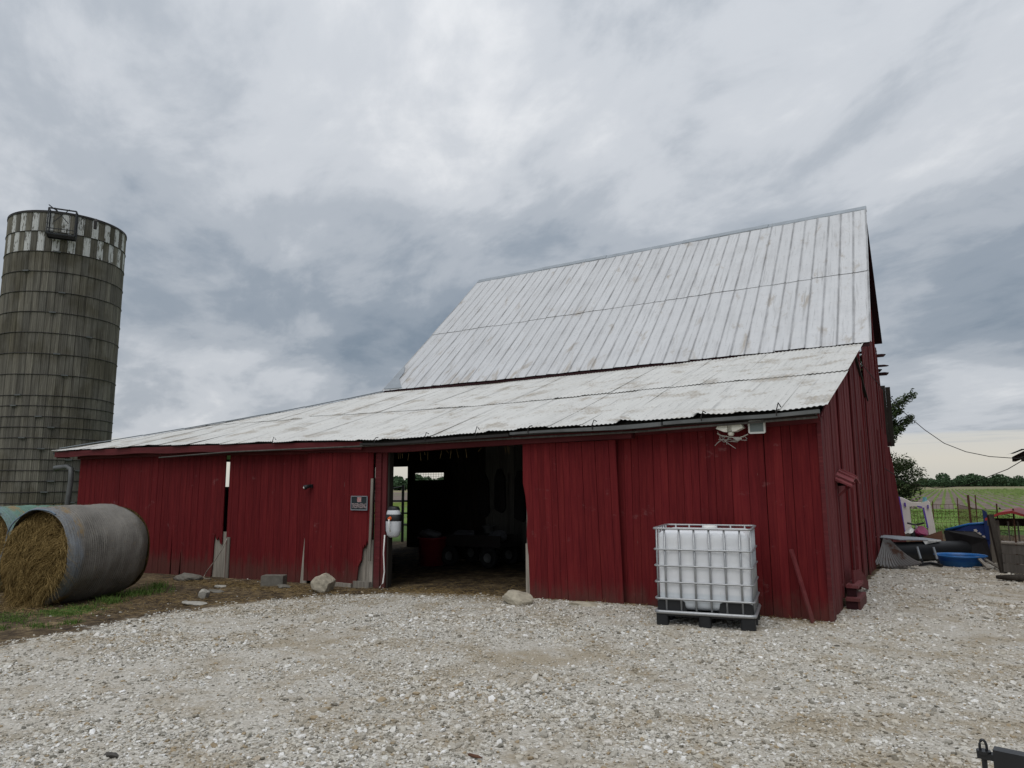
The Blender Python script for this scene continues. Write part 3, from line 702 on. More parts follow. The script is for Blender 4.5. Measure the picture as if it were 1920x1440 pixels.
# sliding door with the sign
sd1 = wall_frame('sliding_door', [((-8.86, -.045, z), (-7.3, -.045, z)) for z in (.75, 1.35, 2.05)], barn)
board_run(-8.89, -7.24, -.105, sd1, zb=-.06, ztop=2.23, special={12: [(1, .42), (.6, .36), (.3, .30), (0, .05)], 13: [(1, .74), (.85, .66), (.6, .70), (.4, .62), (.2, .68), (0, .45)], 14: [(1, .86), (.8, .70), (.6, .74), (.4, .66), (0, .76)]}, seed=14)
for x0, x1, z1 in ((-7.60, -7.50, .30), (-7.495, -7.40, .55), (-7.395, -7.33, .66), (-7.325, -7.25, .70)):
    wall_board('backing_board', x0, x1, -.12, z1, -.055, sd1, 'grey_wood')
MB().box((-7.62, -.135, -.17), (-7.25, -.07, .0)).build('foot_block', 'grey_wood', sd1)
MB().box((-8.6, -.15, -.2), (-7.66, -.09, -.05)).build('sill_board', 'grey_wood', sd1)
wall_board('edge_lath', -7.285, -7.235, .35, 1.75, -.135, sd1, 'grey_wood', lean_x=.02)
# door posts, header
jp = MB().box((-7.22, -.06, -.2), (-7.09, .02, 2.2)).build('door_post', 'red_trim', barn)
MB().box((-7.085, -.03, -.2), (-6.99, .05, 2.2)).build('door_post', 'red_paint_old', barn)
MB().box((-6.985, .0, -.2), (-6.945, .10, 2.2)).build('jamb', 'dark_wood', barn)
MB().box((-4.19, .0, -.1), (-4.10, .14, 2.2)).build('jamb', 'grey_wood', barn)
def strip(name, xa, xb, y0, y1, f0, f1, mat, n=24):
    vs = []
    for x in np.linspace(xa, xb, n): vs += [(x, y0, f0(x)), (x, y1, f0(x)), (x, y1, f1(x)), (x, y0, f1(x))]
    fs = [(0, 3, 2, 1), (4 * n - 4, 4 * n - 3, 4 * n - 2, 4 * n - 1)]
    for i in range(n - 1):
        a = 4 * i
        for k in range(4): fs.append((a + k, a + (k + 1) % 4, a + 4 + (k + 1) % 4, a + 4 + k))
    return mesh_obj(name, vs, fs, mat, barn)
strip('header', -17.2, -8.95, -.055, -.012, lambda x: ze(x) - .22, lambda x: ze(x) - .06, 'red_trim')
strip('header', -8.93, -2.4, -.145, -.012, lambda x: ze(x) - .20, lambda x: ze(x) - .07, 'red_trim')
strip('header', -2.38, .02, -.05, -.012, lambda x: ze(x) - .16, lambda x: ze(x) - .05, 'red_trim')
strip('fascia', -17.95, -7.4, -.235, -.20, lambda x: ze(x) - .155 + .01 * math.sin(x * 3), lambda x: ze(x) - .018, 'red_trim', 40)
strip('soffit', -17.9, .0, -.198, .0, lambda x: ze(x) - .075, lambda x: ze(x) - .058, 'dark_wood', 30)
# rusted gutter remains and the door track rail
strip('gutter', -7.35, -4.3, -.33, -.24, lambda x: ze(x) - .085, lambda x: ze(x) - .045, 'dark_steel')
strip('gutter', -4.28, -1.9, -.33, -.24, lambda x: ze(x) - .075 - .012 * math.sin(x * 2), lambda x: ze(x) - .03, 'gutter_metal')
strip('gutter', -1.88, .06, -.30, -.24, lambda x: ze(x) - .07, lambda x: ze(x) - .025, 'gutter_metal')
MB().tube([(x, -.245, float(np.interp(x, [-13.4, -11, -7.3, -4, -2.3, .05], [2.27, 2.32, 2.31, 2.32, 2.33, 2.40]))) for x in np.linspace(-13.4, .03, 30)], .016, 6).build('track_rail', 'dull_wood', barn)
for x in (-9.6, -7.0, -5.9, -4.9, -3.95, -2.9, -1.35, -.42):
    z = ze(x); MB().tube([(x, -.34, z - .06), (x, -.345, z + .0), (x + .03, -.34, z + .04 + .03 * (hash(str(x)) % 3)), (x + .05, -.30, z + .05)], .008, 5).build('gutter_hanger', 'dark_steel', barn)
# right-hand sliding door, hung a little out of plumb
sd2 = wall_frame('sliding_door', [((-4.08, -.03, z), (-2.78, -.03, z)) for z in (.3, 1.15, 2.1)], barn)
board_run(-4.2, -2.6, -.09, sd2, zb=-.07, ztop=2.24, leanf=-.030, special={0: [(1, .0), (.95, .55), (.75, .7), (.55, .95), (.7, 1.2), (.4, 1.5), (0, 1.7)]}, seed=15, w=.110)
wall_board('edge_board', -4.19, -4.08, -.1, .75, -.04, sd2, 'grey_wood')
# loose leaning board on the front
tag(MB().bar((-.40, -.05, .82), (-.17, -.19, -.04), .055, .02).build('leaning_board', 'red_paint_old'), 'thin red board leaning on the front wall near the corner', 'board')
# corner trim
MB().box((-.02, -.03, -.05), (.03, .06, 2.42)).build('corner_trim', 'red_trim', barn)

# --- end wall
def end_top(y):
    if y < YT: return 2.36 + (4.12 - 2.36) * (y / YT)
    if y < YR: return main(0, y)[2] - .1
    return 8.16 - (y - YR) * .962 - .12
ewall = wall_frame('end_wall', [((ewx(0) - .1, .1, 1.75), (ewx(13.2) - .1, 13.2, 1.75)), ((ewx(2.7) - .1, 2.7, .6), (ewx(13.2) - .1, 13.2, .6))] + [((ewx(.5) - .1, 1.2, 2.4), (ewx(13.2) - .1, 13.2, 2.4))] + [((ewx(y) - .1, y, 0), (ewx(y) - .1, y, min(end_top(y) - .1, 4))) for y in (.1, 2.9, 4.62, 7, 9, 11, 13.2)], barn)
y = .06; i = 0; rb = random.Random(21)
while y < 13.25:
    w = rb.uniform(.15, .24); y1 = min(y + w, 13.3); ym = (y + y1) / 2; z0 = -.06 + rb.uniform(-.02, .03); zt_ = [end_top(y), end_top(y1)]
    out = rb.uniform(-.006, .012) + (.02 if i % 5 == 0 else 0); mat = 'red_paint_old' if rb.random() < .75 else 'red_paint'
    lo = z0
    if 1.16 < ym < 2.62: lo = 1.62
    if 6.6 < ym < 6.95: zt_ = [3.2, 3.5]
    if 7.8 < ym < 8.0: lo = .55
    if 8.9 < ym < 9.2: lo = .3
    skew = rb.uniform(-.04, .04) if ym > 4 else rb.uniform(-.01, .01)
    ln = rb.uniform(0, .03) if ym > 5 else 0
    def fe(a, b_, t, ym=ym): return (ewx(a) + t + ln * max(0, 1 - b_ / 2), a, b_)
    MB().prism([(y + .003 + skew, lo), (y1 - .004 + skew, lo), (y1 - .004, zt_[1]), (y + .003, zt_[0])], fe, out - .022, out).build('board', mat, ewall)
    y = y1 + (0 if rb.random() < .85 else rb.uniform(.01, .03)); i += 1
# narrow battens nailed over gaps, and boards propped at the far corner
for y_, z0, z1 in ((4.66, 1.0, 4.15), (5.35, .1, 2.6), (6.3, .5, 3.3), (7.2, .05, 2.2), (8.4, .0, 1.6), (9.7, .0, 2.9), (11.1, .0, 3.0)):
    MB().box((ewx(y_) + .028, y_ - .05, z0), (ewx(y_) + .05, y_ + .05, z1)).build('batten', 'red_paint_old', ewall)
for k, (yb, xb_, zt2) in enumerate(((11.9, -.16, 2.9), (12.4, -.10, 2.6), (12.8, -.02, 2.3))):
    MB().bar((xb_, yb, -.03), (ewx(yb) + .05, yb - .1, zt2), .17, .024, R(80)).build('propped_board', 'red_paint_old', ewall)
# side door, tilted little awning over it
sdr = wall_frame('side_door', [((-.16, 1.8, z), (-.17, 2.5, z)) for z in (.5, 1.35)], barn)
for k in range(6):
    y0 = 1.72 + k * .145
    MB().box((ewx(y0) - .045, y0 + .003, .18 - .01 * k), (ewx(y0) - .02, y0 + .142, 1.58)).build('board', 'red_paint_old', sdr)
MB().box((-.035, 1.10, .12), (.004, 1.20, 1.62)).build('door_casing', 'red_paint_old', barn)
MB().box((.002, 2.60, .05), (.035, 2.70, 1.62)).build('door_casing', 'red_paint_old', barn)
aw = thing('door_awning', 'small warped red shingled awning over the side door', 'awning', (.1, 1.9, 1.6))
vs, n = [], 9
for k in range(n):
    t = k / (n - 1); y = 1.05 + .95 * t; arch = .10 * math.sin(math.pi * min(1, t * 1.1)) + .05 * t
    vs += [(.0, y, 1.68 + arch), (.20, y, 1.58 + arch), (.20, y, 1.555 + arch), (.0, y, 1.65 + arch)]
fs = [(0, 3, 2, 1), (4 * n - 4, 4 * n - 3, 4 * n - 2, 4 * n - 1)] + [(4 * i + k, 4 * i + (k + 1) % 4, 4 * i + 4 + (k + 1) % 4, 4 * i + 4 + k) for i in range(n - 1) for k in range(4)]
mesh_obj('awning_top', vs, fs, 'red_faded', aw)
for k in range(5):
    t = .08 + k * .2; y = 1.05 + .95 * t; arch = .10 * math.sin(math.pi * min(1, t * 1.1)) + .05 * t
    MB().bar((.01, y, 1.688 + arch), (.21, y, 1.585 + arch), .035, .02).build('awning_rib', 'red_faded', aw)
MB().bar((.02, 1.12, 1.45), (.22, 1.12, 1.62), .03).build('bracket', 'red_paint_old', aw)
# steps
st = thing('wooden_steps', 'two red painted wooden steps with a sloping rail board at the side door', 'steps', (.2, 1.3, 0))
MB().box((.03, 1.00, .10), (.20, 1.70, .14)).build('tread', 'red_faded', st)
MB().box((.03, 1.12, .25), (.175, 1.72, .29)).build('tread', 'red_faded', st)
MB().box((.03, 1.02, .0), (.17, 1.06, .097)).build('riser', 'dark_red', st)
MB().box((.03, 1.14, .143), (.15, 1.18, .247)).build('riser', 'dark_red', st)
MB().box((.172, 1.02, -.02), (.20, 1.72, .097)).build('stringer', 'red_trim', st)
MB().prism([(1.3, .295), (2.9, .02), (2.9, .14), (2.1, .40), (1.75, .42), (1.3, .46)], lambda a, b_, t: (t, a, b_), .085, .11).build('rail_board', 'red_paint_old', st)
# black eave timbers and hole flashing near the roof junction on the end wall
MB().bar((ewx(5) + .03, 4.9, 4.12), (ewx(7) + .03, 7.2, 3.35), .05, .04).build('brace', 'dark_wood', ewall)
# --- hidden closing walls and the interior
MB().box((-17.2, .03, -.4), (-17.15, 3.95, 2.45)).box((-17.2, 4.66, -.4), (-17.15, 8.0, 2.45)).box((-17.2, 3.95, -.4), (-17.15, 4.66, 1.64)).box((-17.2, 3.95, 2.38), (-17.15, 4.66, 2.45)).build('side_wall', 'dull_wood', barn)
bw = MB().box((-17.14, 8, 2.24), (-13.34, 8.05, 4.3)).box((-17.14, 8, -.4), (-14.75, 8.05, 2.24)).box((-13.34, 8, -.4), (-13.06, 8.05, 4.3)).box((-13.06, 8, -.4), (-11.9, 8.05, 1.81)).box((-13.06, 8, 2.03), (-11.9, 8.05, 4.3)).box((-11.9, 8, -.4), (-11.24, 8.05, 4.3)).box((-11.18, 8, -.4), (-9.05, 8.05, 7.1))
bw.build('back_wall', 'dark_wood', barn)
wm = MB()
for x in np.arange(-13.02, -11.9, .1): wm.bar((x, 8.02, 1.80), (x, 8.02, 2.04), .006)
for z in (1.86, 1.92, 1.98): wm.bar((-13.07, 8.021, z), (-11.89, 8.021, z), .006)
wm.build('wire_mesh', 'dark_steel', barn)
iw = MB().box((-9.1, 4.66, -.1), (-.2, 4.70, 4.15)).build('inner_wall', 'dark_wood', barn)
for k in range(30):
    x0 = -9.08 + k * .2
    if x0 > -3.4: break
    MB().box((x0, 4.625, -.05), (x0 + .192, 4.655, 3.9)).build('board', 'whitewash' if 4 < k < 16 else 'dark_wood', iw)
MB().prism([(4.72, -.1), (7.99, -.1), (7.99, 7.05), (4.72, 4.05)], lambda a, b_, t: (t, a, b_), -9.1, -9.06).build('partition', 'dark_wood', barn)
MB().prism([(4.66, 4.18), (YR, 8.1), (13.2, 4.0)], lambda a, b_, t: (t, a, b_), LX + .02, LX + .05).build('gable_wall', 'dark_red', barn)
MB().box((LX, 13.2, -.1), (-.35, 13.25, 4.0)).build('rear_wall', 'red_paint_old', barn)
for x in np.arange(-16, -1, 1.5): MB().bar((x, .05, ze(x) - .13), (x, 4.6, zt(max(x, LX)) - .16 - (0 if x > LX else (4.16 - 2.5) * (1 - hip(x)))), .06, .14).build('rafter', 'dark_wood', barn)
MB().bar((-17.9, YE + .05, 2.40), (-17.9, .1, 2.40), .05).build('eave_bracket', 'dull_wood', barn)
# downspout at the far left corner
MB().tube([(-18.15, -.1, 2.13), (-17.55, -.1, 2.16), (-17.36, -.1, 2.10), (-17.33, -.1, 1.8), (-17.42, -.1, 1.1), (-17.45, -.1, -.2)], .065, 8).build('downspout', 'gutter_metal', barn, True)

# ------------------------------------------------------------------ things on the front wall
sg = thing('warning_sign', 'black no trespassing sign with silver frame on the red door', 'sign', (-7.52, -.125, 1.21))
MB().box((-7.71, -.128, 1.21), (-7.335, -.121, 1.445)).build('plate', 'sign_black', sg)
fr = MB()
for a, b_ in (((-7.715, 1.21), (-7.33, 1.21)), ((-7.715, 1.445), (-7.33, 1.445))): fr.bar((a[0], -.131, a[1]), (b_[0], -.131, b_[1]), .012)
for x in (-7.712, -7.333): fr.bar((x, -.131, 1.216), (x, -.131, 1.439), .012)
fr.build('frame', 'tin_grey', sg)
MB().box((-7.57, -.1305, 1.345), (-7.475, -.1285, 1.43)).build('panel', 'sign_pale', sg)
def text_part(name, body, width, cx, cz, h, y, mat, parent):
    cu = bpy.data.curves.new(name, 'FONT'); cu.body = body; cu.align_x = 'CENTER'; cu.extrude = .0006
    o = bpy.data.objects.new(name, cu); COL.objects.link(o); dg = bpy.context.evaluated_depsgraph_get()
    me = bpy.data.meshes.new_from_object(o.evaluated_get(dg)); bpy.data.objects.remove(o)
    co = np.array([v.co[:] for v in me.vertices]); mn, mx_ = co.min(0), co.max(0)
    sx, sz = width / (mx_[0] - mn[0]), h / (mx_[1] - mn[1])
    nv = [(cx + (c[0] - (mn[0] + mx_[0]) / 2) * sx, y - c[2], cz + (c[1] - mn[1]) * sz) for c in co]
    return mesh_obj(name, nv, [tuple(p.vertices) for p in me.polygons], mat, parent)
text_part('lettering', 'NO', .085, -7.5225, 1.35, .075, -.1322, 'sign_red', sg)
text_part('lettering', 'TRESPASSING', .345, -7.5225, 1.24, .082, -.1322, 'sign_pale', sg)

lp = thing('door_lamp', 'small black lamp bracket with white bulb on the red door', 'lamp', (-8.74, -.1, 1.6))
MB().box((-8.77, -.15, 1.60), (-8.71, -.105, 1.66)).build('bracket', 'black_plastic', lp)
MB().tube([(-8.74, -.15, 1.635), (-8.78, -.20, 1.615), (-8.80, -.24, 1.60)], [.025, .04, .045], 10).build('housing', 'black_plastic', lp, True)
MB().tube([(-8.802, -.243, 1.598), (-8.806, -.252, 1.594)], [.022, .015], 8).build('lens', 'white_plastic', lp)

FLZ = -.035
fl = thing('twin_floodlight', 'cream twin floodlight under the eave with a tangle of twigs', 'floodlight', (-1.03, -.1, 2.26))
for s_, x0 in ((-1, -1.20), (1, -.86)):
    MB().prism([(x0, 2.320), (x0 - s_ * .02, 2.360), (-1.03 - s_ * -.03, 2.370), (-1.03 - s_ * -.03, 2.275), (x0 - s_ * .10, 2.275)], lambda a, b_, t: (a, t, b_), -.22, -.09).build('lamp_head', 'lamp_white', fl)
MB().box((-1.075, -.16, 2.280), (-.985, -.08, 2.375)).build('mount', 'lamp_white', fl)
MB().lathe([(.0, -.03), (.03, -.022), (.042, 0), (.035, .02)], (-1.03, -.15, 2.250), 12).build('sensor', 'lamp_white', fl, True)
MB().tube([(-1.22, -.1, 2.270), (-1.17, -.12, 2.240), (-1.05, -.13, 2.210), (-.92, -.13, 2.200), (-.83, -.1, 2.240)], .006, 5).build('cable', 'lamp_white', fl)
nm_ = MB(); rq = random.Random(4)
for k in range(26):
    a = Vector((rq.uniform(-1.2, -.84), -.1 - rq.random() * .05, rq.uniform(2.150, 2.230))); d = Vector((rq.gauss(0, .06), rq.gauss(0, .02), rq.gauss(0, .035)))
    nm_.tube([a, a + d], .0035, 4)
nest = nm_.build('nest_twigs', 'nest', fl); kind(nest, 'stuff')
MB().tube([(-1.0, -.14, 2.200), (-.95, -.15, 2.175), (-.90, -.14, 2.185)], [.012, .026, .01], 7).build('nest_clump', 'nest', fl)

pn = thing('panel_light', 'square grey panel lamp with white rounded frame under the eave corner', 'lamp', (-.71, -.1, 2.3))
def rrect(cx, cz, w, h, r, n=5):
    o = []
    for sx, sz, a0 in ((1, 1, 0), (-1, 1, 90), (-1, -1, 180), (1, -1, 270)):
        for k in range(n): t = R(a0 + 90 * k / (n - 1)); o.append((cx + sx * (w / 2 - r) + r * math.cos(t), cz + sz * (h / 2 - r) + r * math.sin(t)))
    return o
MB().prism(rrect(-.71, 2.325, .21, .165, .025), lambda a, b_, t: (a, t, b_), -.10, -.135).build('frame', 'white_plastic', pn)
MB().prism(rrect(-.71, 2.325, .165, .12, .008), lambda a, b_, t: (a, t, b_), -.13, -.138).build('glass', 'grey_glass', pn)
MB().box((-.74, -.10, 2.31), (-.68, -.05, 2.38)).build('bracket', 'dark_steel', pn)

# hose reel hung at the left jamb
hr = thing('hose_reel', 'pale grey hose reel with orange nozzle hanging at the doorway post', 'hose reel', (-6.78, -.15, .75))
body = [(.07, 0), (.115, .03), (.135, .10), (.14, .22), (.13, .33), (.105, .40), (.06, .425)]
def squash(mb, cx, cy, cz, sx, sy): return [(cx + v[0] * sx, cy + v[1] * sy, cz + v[2]) for v in mb.v]
mb = MB().lathe([(0, 0)] + [(r_, z_ * 1.18) for r_, z_ in body] + [(0, .51)], n=20); mesh_obj('casing', squash(mb, -6.75, -.10, .765, 1.05, .75), mb.f, 'reel_grey', hr, True)
mb = MB().lathe([(.139, .27), (.1435, .275), (.142, .37), (.130, .38)], n=20); mesh_obj('hose_slot', squash(mb, -6.75, -.10, .765, 1.06, .77), mb.f, 'black_plastic', hr, True)
mb = MB().lathe([(.118, .455), (.122, .46), (.090, .51), (.0, .52)], n=20); mesh_obj('handle_cap', squash(mb, -6.75, -.10, .765, 1.0, .75), mb.f, 'black_plastic', hr, True)
MB().tube([(-6.735, -.20, 1.08), (-6.725, -.245, 1.075)], [.035, .026], 10).build('nozzle', 'orange_plastic', hr)
MB().tube([(-6.725, -.245, 1.07), (-6.715, -.25, .97), (-6.70, -.235, .86)], .011, 6).build('hose_end', 'hose_white', hr, True)
MB().box((-6.97, -.06, .85), (-6.88, .0, 1.1)).build('wall_bracket', 'black_plastic', hr)
tag(MB().tube([(-6.905, -.14, .80), (-6.915, -.15, .5), (-6.88, -.16, .2), (-6.90, -.17, .02), (-6.96, -.20, -.075)], .012, 6).build('water_hose', 'hose_white', None, True), 'white water hose hanging from the reel to the ground', 'hose')

# thin cord by the patch panel
tag(MB().tube([(-11.2, -.05, .60), (-11.26, -.10, .4), (-11.42, -.15, .15), (-11.58, -.2, -.05), (-11.6, -.25, -.16), (-11.5, -.3, -.185), (-11.38, -.25, -.18)], .008, 5).build('cord', 'grey_wood', None, True), 'thin pale cord trailing down the grey patch panel', 'cord')

# ------------------------------------------------------------------ tank in a cage
ib = thing('caged_water_tank', 'white plastic tank in a galvanised cage on a black pallet', 'tank', (-1.15, -.72, 0))
ib.rotation_euler.z = R(10)
TX0, TX1, TY0, TY1 = -1.785, -.69, -1.16, -.28
cx, cy = (TX0 + TX1) / 2, (TY0 + TY1) / 2
gb = -.01
def rbox(h, r, n=14):
    vs, fs, off = [], [], 0
    lin = np.linspace(-1, 1, n)
    for ax in range(3):
        for sg_ in (-1, 1):
            A, B = np.meshgrid(lin, lin); p = np.zeros((n, n, 3)); o = [a for a in range(3) if a != ax]
            p[..., ax] = sg_; p[..., o[0]] = A; p[..., o[1]] = B; p = p.reshape(-1, 3) * h
            vs.append(p); I = np.arange(n * n).reshape(n, n) + off; q = np.stack([I[:-1, :-1], I[:-1, 1:], I[1:, 1:], I[1:, :-1]], -1).reshape(-1, 4)
            flip = (sg_ > 0) == (ax == 1)
            fs.append(q[:, ::-1] if flip else q); off += n * n
    v = np.concatenate(vs); hh = np.asarray(h); q = np.clip(v, -(hh - r), hh - r); d = v - q; L = np.linalg.norm(d, axis=1)[:, None]; L[L == 0] = 1
    return q + d / L * r, np.concatenate(fs)
v, f_ = rbox(np.array([(TX1 - TX0) / 2 - .035, (TY1 - TY0) / 2 - .035, .45]), .09, 44)
# pillowed between the bars
nb_ = (TX1 - TX0) / 7.0
bul = .013 * np.abs(np.sin(np.pi * (v[:, 0] + (TX1 - TX0) / 2) / ((TX1 - TX0) / 7))) ** .6
rows_z = np.abs(np.sin(np.pi * (v[:, 2] + .475) / .19)) ** .5 * .004
fm = sstep(np.abs(v[:, 1]), .33, .395); v[:, 1] += np.sign(v[:, 1]) * (bul + rows_z - .010) * fm
bul2 = .013 * np.abs(np.sin(np.pi * (v[:, 1] + .475) / .19)) ** .6; fm2 = sstep(np.abs(v[:, 0]), .42, .50); v[:, 0] += np.sign(v[:, 0]) * (bul2 - .010) * fm2
mesh_obj('bottle', v + np.array([cx, cy, gb + .635]), f_, 'hdpe', ib, True)
def ring(z, r, inset=0):
    x0, x1, y0, y1 = TX0 + inset, TX1 - inset, TY0 + inset, TY1 - inset; c = .05; pts = []
    for ccx, ccy, a0 in ((x1 - c, y1 - c, 0), (x0 + c, y1 - c, 90), (x0 + c, y0 + c, 180), (x1 - c, y0 + c, 270)):
        for k in range(4): t = R(a0 + 30 * k); pts.append((ccx + c * math.cos(t), ccy + c * math.sin(t), z))
    return pts + [pts[0]]
for z, r in ((1.11, .013), (.87, .011), (.685, .011), (.50, .011), (.315, .013)): MB().tube(ring(gb + z, r), r, 6, False).build('cage_ring', 'galv', ib, True)
for k in range(1, 7):
    x = TX0 + (TX1 - TX0) * (k - .25 + .0) / 6.5
    for y_ in (TY0 + .016, TY1 - .016): MB().tube([(x, y_, gb + .165), (x, y_, gb + 1.11)], .0125, 6).build('cage_bar', 'galv', ib, True)
for k in range(1, 6):
    y_ = TY0 + (TY1 - TY0) * (k - .25) / 5.5
    for x in (TX0 + .016, TX1 - .016): MB().tube([(x, y_, gb + .165), (x, y_, gb + 1.11)], .0125, 6).build('cage_bar', 'galv', ib, True)
MB().tube(ring(gb + .165, .022), .022, 6, False).build('base_rim', 'galv', ib, True)
MB().box((TX0 + .02, TY0 + .02, gb + .12), (TX1 - .02, TY1 - .02, gb + .15)).build('pallet_deck', 'black_plastic', ib)
for x0, x1 in ((TX0 + .0, TX0 + .14), (cx - .07, cx + .07), (TX1 - .16, TX1)):
    for y0, y1 in ((TY0, TY0 + .13), (cy - .07, cy + .07), (TY1 - .13, TY1)):
        MB().prism(rrect((x0 + x1) / 2, (y0 + y1) / 2, x1 - x0, y1 - y0, .03), lambda a, b_, t: (a, b_, t), gb - .02, gb + .14).build('foot', 'black_plastic', ib)
for x0, x1, sgn in ((TX0 + .022, TX0 + .33, 1), (TX1 - .37, TX1 - .022, -1)):
    for y0, y1 in ((TY0 + .022, TY0 + .034), (TY1 - .034, TY1 - .022)):
        MB().prism([(x0 - (0 if sgn > 0 else .02), .185), (x1 + (.02 if sgn > 0 else 0), .185), (x1, .285), (x1 - .03, .30), (x0 + .03, .30), (x0, .285)], lambda a, b_, t: (a, t, gb + b_), y0, y1).build('corner_guard', 'black_plastic', ib)
MB().lathe([(.0, .05), (.07, .05), (.08, .04), (.08, 0)], (cx + .05, cy, gb + 1.08), 18).build('cap', 'white_plastic', ib)

# ------------------------------------------------------------------ hay bales
def bale(name, label, fx, fy, Rb, yaw, W, net, strands, seed):
    z0 = gzf(fx, fy) - .03; a = Vector((math.cos(yaw), math.sin(yaw), 0)); nrm = Vector((-math.sin(yaw), math.cos(yaw), 0))
    t = thing(name, label, 'hay bale', (fx + a.x * W / 2, fy + a.y * W / 2, z0), 'round hay bales')
    rng = np.random.default_rng(seed); na, nc = 130, 72; vs, uvs = [], []
    lump = vnoise(np.linspace(0, 9, na)[:, None], (np.linspace(0, 1, nc + 1) * 14)[None, :], seed, 4); lump[:, -1] = lump[:, 0]; ringa = .5 + .5 * vnoise(np.linspace(0, 4, na)[:, None], np.linspace(0, 6, nc + 1)[None, :], seed + 9, 2); ringa[:, -1] = ringa[:, 0]
    def pt(u, th, rr):
        r = Rb * rr * (1 + .018 * math.sin(2 * th + seed) + .010 * math.sin(5 * th + 3 * u + seed))
        c, s_ = math.cos(th), math.sin(th); zz = Rb + r * s_
        if zz < .10: zz = .10 * (zz / .10) ** 1 if zz > 0 else 0; 
        wide = 1 + .07 * max(0, -s_)
        p = Vector((fx, fy, z0)) + a * u + nrm * (r * c * wide); p.z = z0 + max(.0, zz * .97); return p
    for i in range(na):
        q = i / (na - 1); u = W * q; e = min(q, 1 - q) * W
        rr = 1 - (.075 * max(0, 1 - e / .11) ** 2 if q < .5 else .16 * max(0, 1 - e / .30) ** 2)
        for k in range(nc + 1):
            th = 2 * math.pi * k / nc; vs.append(pt(u + .012 * math.sin(3 * th), th, rr + .034 * lump[i, k] + .0030 * ringa[i, k] * math.sin(u * 2 * math.pi / .036))); uvs.append((u, th * Rb))
    fs = [(i * (nc + 1) + k, i * (nc + 1) + k + 1, (i + 1) * (nc + 1) + k + 1, (i + 1) * (nc + 1) + k) for i in range(na - 1) for k in range(nc)]
    mesh_obj('net_wrap', vs, fs, net, t, True, uvs)
    def fofs(q, th):
        s_ = math.sin(th)
        return -.04 * (1 - q ** 2) + .15 * max(0, s_) ** 1.3 * q ** .7 - .10 * max(0, -s_) ** .8 * q ** .6 * (1 - .5 * q) + .035 * math.sin(4 * th + 6 * q + seed) * math.sin(7 * q + 2 * th)
    for end, u0, sg_ in (('hay_face', 0, -1), ('hay_face', W, 1)):
        vs, nr = [], 9
        for j in range(nr):
            q = j / (nr - 1)
            for k in range(nc):
                th = 2 * math.pi * k / nc; b_ = fofs(q, th) if sg_ < 0 else .10 * (1 - q ** 2.2) - .02
                vs.append(pt(u0 + b_, th, max(.02, q) * .925))
        fs = [(j * nc + k, j * nc + (k + 1) % nc, (j + 1) * nc + (k + 1) % nc, (j + 1) * nc + k) for j in range(nr - 1) for k in range(nc)] + [tuple(range(nc))]
        face = mesh_obj(end, vs, fs, 'hay', t, True)
        if sg_ < 0 and strands:
            sv_, sf = [], []
            for _ in range(strands):
                if _ % 26 == 0:
                    cth = rng.uniform(0, 2 * math.pi); cq = math.sqrt(rng.random()) * .95; lift = rng.random() ** 2 * .06; cl_ = rng.uniform(.08, .30)
                    cdir = Vector((0, 0, -1)) * rng.uniform(.1, 1.1) + nrm * rng.normal(0, .75) + a * rng.normal(-.15, .25)
                th = cth + rng.normal(0, .10) / max(.15, cq); q = min(.97, max(.02, cq + rng.normal(0, .05)))
                p = pt(fofs(q, th) - lift * rng.random() - rng.random() * .012, th, q * .93); L = cl_ * rng.uniform(.6, 1.3)
                d = cdir.normalized() + Vector(rng.normal(0, .22, 3)); d.normalize()
                m_ = p + d * L * .5 - a * rng.uniform(.0, .035); e_ = p + d * L + Vector((0, 0, -.2 * L)); w = Vector(rng.normal(size=3)); w = w.cross(d).normalized() * rng.uniform(.0014, .0030)
                e_.z = max(e_.z, z0 + .01); m_.z = max(m_.z, z0 + .01)
                b0 = len(sv_); sv_ += [p - w, p + w, m_ - w, m_ + w, e_]; sf += [(b0, b0 + 1, b0 + 3, b0 + 2), (b0 + 2, b0 + 3, b0 + 4)]
            kind(mesh_obj('loose_hay', sv_, sf, 'hay_strand', face), 'stuff')
    # torn edge of blue net round the face
    if strands:
        pts = [pt(-.012 + .02 * math.sin(7 * th), th, .945) for th in np.linspace(R(-70), R(120), 40)]
        MB().tube(pts, .012, 5).build('net_edge', 'net_rope', t, True)
        sv_, sf = [], []
        for _ in range(1500):                                     # stalks poking through the net, mostly at the two ends
            th = rng.uniform(R(-60), R(240)); u = (rng.random() ** 2 * .28 if _ % 3 else W - rng.random() ** 1.5 * .30) if _ % 5 else rng.uniform(0, W)
            e = min(u, W - u); rr = 1 - (.075 * max(0, 1 - e / .11) ** 2 if u < W / 2 else .16 * max(0, 1 - e / .30) ** 2)
            p = pt(u, th, rr * .995); out = (nrm * math.cos(th) + Vector((0, 0, math.sin(th))))
            d = (out * rng.uniform(.1, .7) + a * rng.normal(0, .7) + nrm.cross(out) * rng.normal(0, .2) + Vector(rng.normal(0, .4, 3))).normalized(); L = rng.uniform(.02, .085); w = d.cross(Vector(rng.normal(size=3))).normalized() * .0016
            b0 = len(sv_); sv_ += [p - w, p + w, p + d * L]; sf.append((b0, b0 + 1, b0 + 2))
        kind(mesh_obj('stray_hay', sv_, sf, 'hay_strand', t), 'stuff')
    return t
plain('net_rope', (.14, .19, .25), .6, 0, .3, .3, 12)
bale('hay_bale', 'round hay bale in grey net, its shaggy open end facing forward', -10.91, -3.72, .80, 1.743, 1.50, 'net_grey', 9000, 3)
bale('hay_bale', 'round hay bale in green net behind the grey one, at the picture edge', -13.9, -3.2, .81, 1.66, 1.54, 'net_green', 1500, 9)

